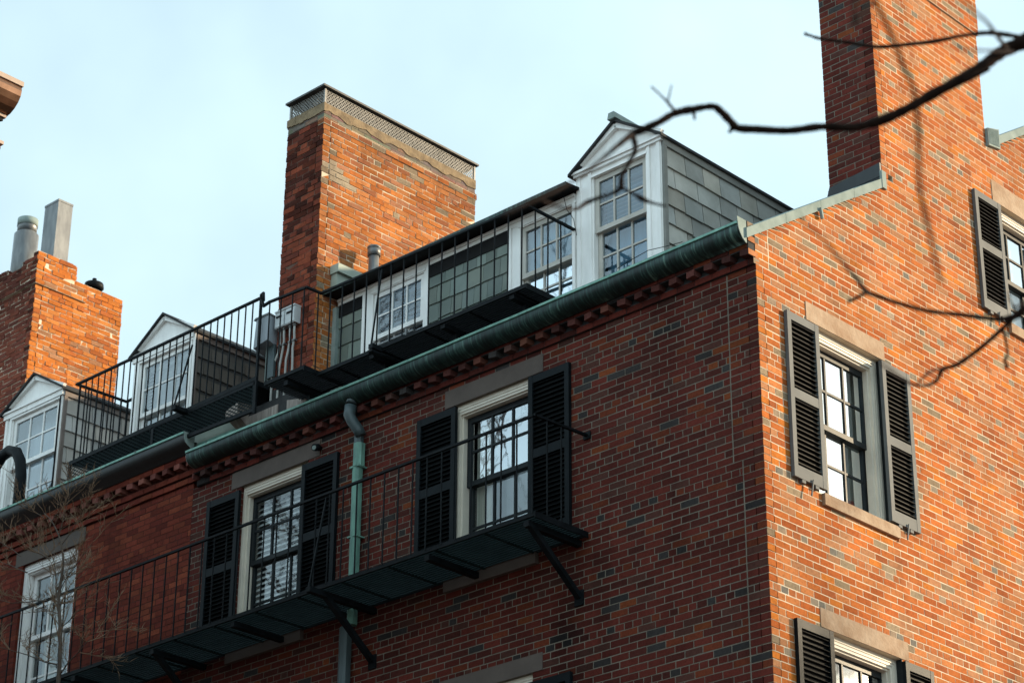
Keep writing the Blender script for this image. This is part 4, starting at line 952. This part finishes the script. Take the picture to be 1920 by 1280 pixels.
while x < -6.5:     # expanded metal: flat strands falling to the right, thin ones crossing them
    for s in (0, 1):
        xa, xb = (x, x+.60) ; za, zb = (12.24, 11.90) if s == 0 else (11.90, 12.24)
        a, b = max(xa, -9.71), min(xb, -6.52)
        if b-a > .02:
            fa, fb = (a-xa)/(xb-xa), (b-xa)/(xb-xa)
            p, q = (a, .0, za+(zb-za)*fa), (b, .0, za+(zb-za)*fb)
            if s == 0: sm.hexa([(p[0],-.004,p[2]-.007),(q[0],-.004,q[2]-.007),(q[0],.010,q[2]+.007),(p[0],.010,p[2]+.007),(p[0],-.001,p[2]-.008),(q[0],-.001,q[2]-.008),(q[0],.013,q[2]+.006),(p[0],.013,p[2]+.006)])
            else: sm.beam(p, q, .005, .005)
    x += .075
sm.build('mesh_screen', 'mesh_teal', F3, recalc=False)
m = MB(); m.box(-7.69,-7.62,-.38,.2,12.19,12.24); m.build('outrigger', 'black_iron', F3)
m = MB(); m.beam((-7.655,-.37,12.24),(-7.63,YF,13.02),.016,.016); m.build('rail_stay', 'black_iron', F3)
for x in (-7.9,-6.7,-9.3):
    m = MB(); m.box(x-.02, x+.02, .1, .14, 11.9, 12.2); m.build('support_post', 'black_iron', F3)

# ================================================================== COPPER-GUTTERED HOUSE (left edge of the picture)
N = thing('corner_house', 'house corner with a brown copper gutter at the left edge', 'house', (-6.8, -9, 0))
b = MB(); b.box(-16,-4.5,-13,-5.62,0,12.3); b.build('house_wall', 'stucco', N)
g = MB(); prof = [(-4.0,12.585),(-3.992,12.54),(-4.0,12.49),(-4.03,12.44),(-4.075,12.40),(-4.13,12.372),(-4.19,12.36)]
for i in range(len(prof)-1):
    k = len(g.v)
    for y in (-13,-5.075):
        for p in (prof[i], prof[i+1]): g.v.append((p[0], y, p[1])); g.c.append((1,1,1))
    g.sm.append(len(g.f)); g.f.append((k,k+1,k+3,k+2))
g.quad(*[(p[0],-5.075,p[1]) for p in prof+[(-4.19,12.585)]]); g.build('gutter', 'copper_new', N, recalc=False)
g = MB(); g.box(-4.03,-3.985,-13,-5.065,12.585,12.632); g.box(-4.20,-4.165,-13,-5.09,12.335,12.362); g.build('gutter_edge', 'copper_lip', N)
g = MB(); g.hexa([(-4.52,-13,12.15),(-4.18,-13,12.30),(-4.18,-13,12.34),(-4.52,-13,12.6),(-4.52,-5.5,12.15),(-4.18,-5.11,12.30),(-4.18,-5.11,12.34),(-4.52,-5.5,12.6)]); g.build('soffit', 'dark_soffit', N)
g = MB(); g.box(-4.52,-4.0,-13,-5.19,11.96,11.99); g.build('lower_cornice', 'copper_lip', N)
g = MB(); g.prism([(-4.02,11.955),(-4.01,11.92),(-4.05,11.87),(-4.13,11.83),(-4.52,11.80),(-4.52,11.955)], -13, -5.21, 'y'); g.build('lower_cornice_bed', 'copper_new', N)
# ---- prism on the y axis takes (x, z) pairs
g = MB(); g.prism([(-4.2,12.6),(-10.2,12.9),(-16.2,12.6)], -13, -5.3, 'y'); g.build('roof', 'roof', N)

# ================================================================== TREES
def smooth(pts, sub=4):
    out = []; n = len(pts)
    for i in range(n-1):
        p0 = pts[max(i-1,0)]; p1 = pts[i]; p2 = pts[i+1]; p3 = pts[min(i+2,n-1)]
        for s in range(sub):
            t = s/sub; out.append(tuple(.5*((2*b)+(c-a)*t+(2*a-5*b+4*c-d)*t*t+(-a+3*b-3*c+d)*t**3) for a, b, c, d in zip(p0,p1,p2,p3)))
    out.append(pts[-1]); return out
TREE = thing('bare_tree', 'bare street tree reaching dark crooked branches in from the right', 'tree', (9.6, -7.4, 0))
trunk = [(9.6,-7.4,-.1,.19),(9.55,-7.4,1.2,.165),(9.42,-7.45,2.6,.15),(9.3,-7.6,3.8,.135),(9.1,-7.8,4.9,.115),(8.9,-7.95,5.8,.095),(8.75,-8.0,6.8,.075),(8.75,-7.9,8.2,.05),(8.85,-7.8,9.6,.03)]
m = MB(); s = smooth(trunk); m.tube([p[:3] for p in s], [p[3] for p in s], 12); m.build('trunk', 'bark', TREE)
def add_limb(pts, jit=.12, name='branch'):
    s = smooth(pts, 5); m = MB()
    rr = [max(.0012, p[3]*(1+rnd.uniform(-jit,jit))) for p in s]
    m.tube([p[:3] for p in s], rr, 8)
    m.build(name, 'bark', TREE)
EXT = {'limb': [(8.95,-7.95,5.6,.085),(8.6,-8.2,6.1,.055)], 'low': [(9.15,-7.75,4.6,.08),(8.4,-8.05,5.0,.03)], 'up': [(8.45,-8.3,6.25,.03)], 'streak': [(8.72,-8.02,7.4,.05),(8.3,-9.6,7.2,.018)]}
for k, v in BR.items(): add_limb(EXT.get(k, []) + v, name='branch' if v[0][3] > .006 else 'twig')

# small bare tree in front of the red house
ST = thing('small_bare_tree', 'small bare tree with fine tan twigs in front of the red house', 'tree', (-7.6, -1.6, 0))
r2 = random.Random(5)
stem = [(-7.5,-1.6,-.1,.05),(-7.45,-1.6,3,.042),(-7.5,-1.6,6,.034),(-7.56,-1.6,8.2,.026),(-7.6,-1.6,9.2,.02),(-7.70,-1.6,9.72,.0165),(-7.68,-1.6,10.05,.013),(-7.72,-1.6,10.25,.010),(-7.80,-1.6,10.42,.008),(-7.95,-1.6,10.62,.006),(-8.1,-1.6,10.75,.004)]
m = MB(); s = smooth(stem); m.tube([p[:3] for p in s], [p[3] for p in s], 8); m.build('trunk', 'twig_dark', ST)
tw = MB(); lb = MB()
def grow(p, d, ln, r, lev, target):
    n = 4; pts = [p]; q = Vector(p); dd = Vector(d).normalized()
    for i in range(n):
        dd = (dd + Vector((r2.uniform(-.3,.3), r2.uniform(-.3,.3), r2.uniform(-.22,.3)))*.55).normalized(); q = q + dd*ln/n; pts.append(tuple(q))
    target.tube(pts, [r*(1-.18*i) for i in range(n+1)], 5, cap=False)
    if lev == 0: return
    for i in range(1, n+1):
        for _ in range(r2.choice((1,2)) if lev > 1 else r2.choice((1,1,2))):
            nd = (dd + Vector((r2.uniform(-1,1), r2.uniform(-1,1), r2.uniform(-.5,.9)))*.9).normalized()
            grow(pts[i], nd, ln*r2.uniform(.36,.55), max(r*.6,.0028), lev-1, tw)
for (p, d, ln, r, lev) in [((-7.66,-1.6,9.65),(-.75,.1,.75),1.0,.010,3), ((-7.70,-1.6,9.8),(.6,0,.6),.65,.007,3), ((-7.75,-1.6,10.3),(.55,0,.55),.55,.006,3), ((-7.8,-1.6,10.42),(.35,0,.8),.55,.006,3),
        ((-7.6,-1.6,9.2),(-.7,.2,.6),.9,.010,3), ((-7.56,-1.6,8.9),(.8,0,.45),.7,.008,3), ((-8.3,-1.7,10.3),(-.6,0,.45),.6,.006,3), ((-7.58,-1.6,9.0),(-1,-.2,.25),1.0,.009,3), ((-7.6,-1.6,9.4),(.9,.1,.3),.5,.006,2), ((-8.1,-1.6,10.7),(-.5,0,.35),.5,.005,3), ((-7.95,-1.6,10.62),(.5,.1,.5),.45,.005,2), ((-8.3,-1.6,10.15),(-.8,0,.5),.7,.008,3), ((-7.9,-1.6,10.2),(-.5,.1,.2),.6,.006,3), ((-7.9,-1.6,9.75),(-1,0,.1),.8,.007,3)]:
    grow(p, d, ln, r, lev, lb)
# long tips reaching up over the gutter
for P in ([(-7.9,-1.6,10.55),(-7.75,-1.62,10.72),(-7.58,-1.6,10.80),(-7.45,-1.6,10.84),(-7.36,-1.6,10.93)], [(-7.75,-1.62,10.72),(-7.7,-1.6,10.85),(-7.72,-1.6,10.93)]): tw.tube(P, [.0055,.005,.004,.003,.0025][:len(P)], 5)
lb.build('limbs', 'twig_dark', ST, recalc=False); tw.build('twigs', 'twig', ST, recalc=False)

# a large bare tree across the way: it is what the front windows mirror
OT = thing('bare_tree', 'tall bare tree mirrored in the window panes above the balcony', 'tree', (-17.5, -12, 0))
m = MB(); s = smooth([(-17.5,-12,-.1,.3),(-17.5,-12,5,.25),(-17.4,-12,10,.18),(-17.5,-12,14,.12),(-17.5,-12,18,.08),(-17.5,-12,21,.04)]); m.tube([p[:3] for p in s], [p[3] for p in s], 10); m.build('trunk', 'bark', OT)
r2 = random.Random(12); tw = MB()
def grow2(p, d, ln, r, lev):
    n = 5; pts = [p]; q = Vector(p); dd = Vector(d).normalized()
    for i in range(n):
        dd = (dd + Vector((r2.uniform(-.3,.3), r2.uniform(-.3,.3), r2.uniform(-.15,.3)))*.6).normalized(); q = q + dd*ln/n; pts.append(tuple(q))
    tw.tube(pts, [r*(1-.15*i) for i in range(n+1)], 5 if lev > 1 else 3, cap=False)
    if lev == 0: return
    for i in range(1, n+1):
        nd = (dd + Vector((r2.uniform(-1,1), r2.uniform(-1,1), r2.uniform(-.4,.8)))*.95).normalized()
        grow2(pts[i], nd, ln*r2.uniform(.45,.65), r*.5, lev-1)
for i in range(15):
    a = i*2.4; grow2((-17.5,-12,9.5+i*.75), (math.cos(a), math.sin(a), .55), 4.6-i*.12, .055, 3)
tw.build('crown', 'bark', OT, recalc=False)
# unseen bare tree, added on the sun's side to dim the lower wall
YT = thing('bare_tree', 'unseen bare tree added to dim the foot of the sunlit gable', 'tree', (23, 35, 0))
m = MB(); s = smooth([(23,35,-.1,.25),(23,35,6,.2),(23.1,35,12,.14),(23,35,17,.07),(23,35,20,.03)]); m.tube([p[:3] for p in s], [p[3] for p in s], 10); m.build('trunk', 'bark', YT)
r2 = random.Random(3); tw = MB()
for i in range(30):
    a = i*2.4; grow2((23,35,13.5+i*.2), (math.cos(a), math.sin(a), .2), 5.2-i*.05, .05, 3)
tw.build('crown', 'bark', YT, recalc=False)

# ================================================================== GROUND
def sheet(name, x0, x1, y0, y1, z, mat, th=None):
    m = MB(); m.quad((x0,y0,z),(x1,y0,z),(x1,y1,z),(x0,y1,z)) if th is None else m.box(x0, x1, y0, y1, z-th, z)
    return structure(m.build(name, mat))
sheet('ground', -400, 400, -400, 400, -.16, 'asphalt')
sheet('road', -200, 200, -11.2, -3.4, -.155, 'asphalt')
sheet('pavement', -60, 1.8, -3.4, 0, -.004, 'paving', .15)
sheet('pavement', -60, 60, -17.5, -11.2, -.0, 'paving', .15)
sheet('path', .0, 12, .0, 40, -.006, 'paving', .14)

# ================================================================== LIGHT, SKY, CAMERA
SAZ, SEL = R(55), R(17)           # sun toward +x +y, low
sd = Vector((math.cos(SAZ)*math.cos(SEL), math.sin(SAZ)*math.cos(SEL), math.sin(SEL)))
ld_ = bpy.data.lights.new('Sun', 'SUN'); ld_.energy = 4.05; ld_.angle = R(.5); ld_.color = (1.0, .80, .54)
lo = bpy.data.objects.new('Sun', ld_); COL.objects.link(lo); lo.location = (30, 30, 30)
lo.rotation_euler = (-sd).to_track_quat('-Z', 'Y').to_euler()
wd = bpy.data.worlds.new('World'); scene.world = wd; wd.use_nodes = True; nt = wd.node_tree
bg = nt.nodes['Background']; sk = nt.nodes.new('ShaderNodeTexSky'); sk.sky_type = 'NISHITA'; sk.sun_disc = False
sk.sun_elevation = SEL; sk.sun_rotation = R(90)-SAZ; sk.air_density = 1.0; sk.dust_density = 1.0; sk.ozone_density = 1.0
# thin high cloud veil mixed over the clear sky
tc = nt.nodes.new('ShaderNodeTexCoord'); n1 = nt.nodes.new('ShaderNodeTexNoise'); n1.inputs['Scale'].default_value = 4.0; n1.inputs['Detail'].default_value = 5; n1.inputs['Roughness'].default_value = .5
nt.links.new(tc.outputs['Generated'], n1.inputs['Vector'])
rp = nt.nodes.new('ShaderNodeValToRGB'); rp.color_ramp.elements[0].position = .38; rp.color_ramp.elements[0].color = (.55,.55,.55,1); rp.color_ramp.elements[1].position = .66; rp.color_ramp.elements[1].color = (.80,.80,.80,1)
nt.links.new(n1.outputs['Fac'], rp.inputs['Fac'])
mx = nt.nodes.new('ShaderNodeMix'); mx.data_type = 'RGBA'; mx.inputs[7].default_value = VEIL
nt.links.new(rp.outputs['Color'], mx.inputs[0]); nt.links.new(sk.outputs['Color'], mx.inputs[6])
nt.links.new(mx.outputs[2], bg.inputs['Color'])
# sky made stronger on the street side (-y) to lift light on the front
sx = nt.nodes.new('ShaderNodeSeparateXYZ'); nt.links.new(tc.outputs['Generated'], sx.inputs[0])
mr = nt.nodes.new('ShaderNodeMapRange'); mr.inputs['From Min'].default_value = .35; mr.inputs['From Max'].default_value = -.6; mr.inputs['To Min'].default_value = .0835; mr.inputs['To Max'].default_value = .118
nt.links.new(sx.outputs['Y'], mr.inputs['Value']); nt.links.new(mr.outputs['Result'], bg.inputs['Strength']); bg.inputs['Strength'].default_value = .08

cam = bpy.data.cameras.new('Camera'); co = bpy.data.objects.new('Camera', cam); COL.objects.link(co); scene.camera = co
cam.sensor_width = 36; cam.lens = 36*4488.08/1920; cam.clip_start = .1; cam.clip_end = 2000
rt_, up_, fwd = Vector((0.725046, 0.688674, 0.00601)), Vector((0.295909, -0.319394, 0.900237)), Vector((-0.621889, 0.650935, 0.43536))
mt = Matrix((rt_, up_, -fwd)).transposed().to_4x4(); mt.translation = Vector((11.32509, -14.946398, 1.6)); co.matrix_world = mt
cam.dof.use_dof = True; cam.dof.focus_distance = 22.0; cam.dof.aperture_fstop = 3.1; cam.dof.aperture_blades = 7
scene.render.resolution_x, scene.render.resolution_y = 1024, 682
vs = scene.view_settings; vs.view_transform = 'Standard'; vs.look = 'None'; vs.exposure = EXPO; vs.gamma = 1
scene.render.engine = 'CYCLES'
scene.cycles.max_bounces = 6; scene.cycles.transparent_max_bounces = 12
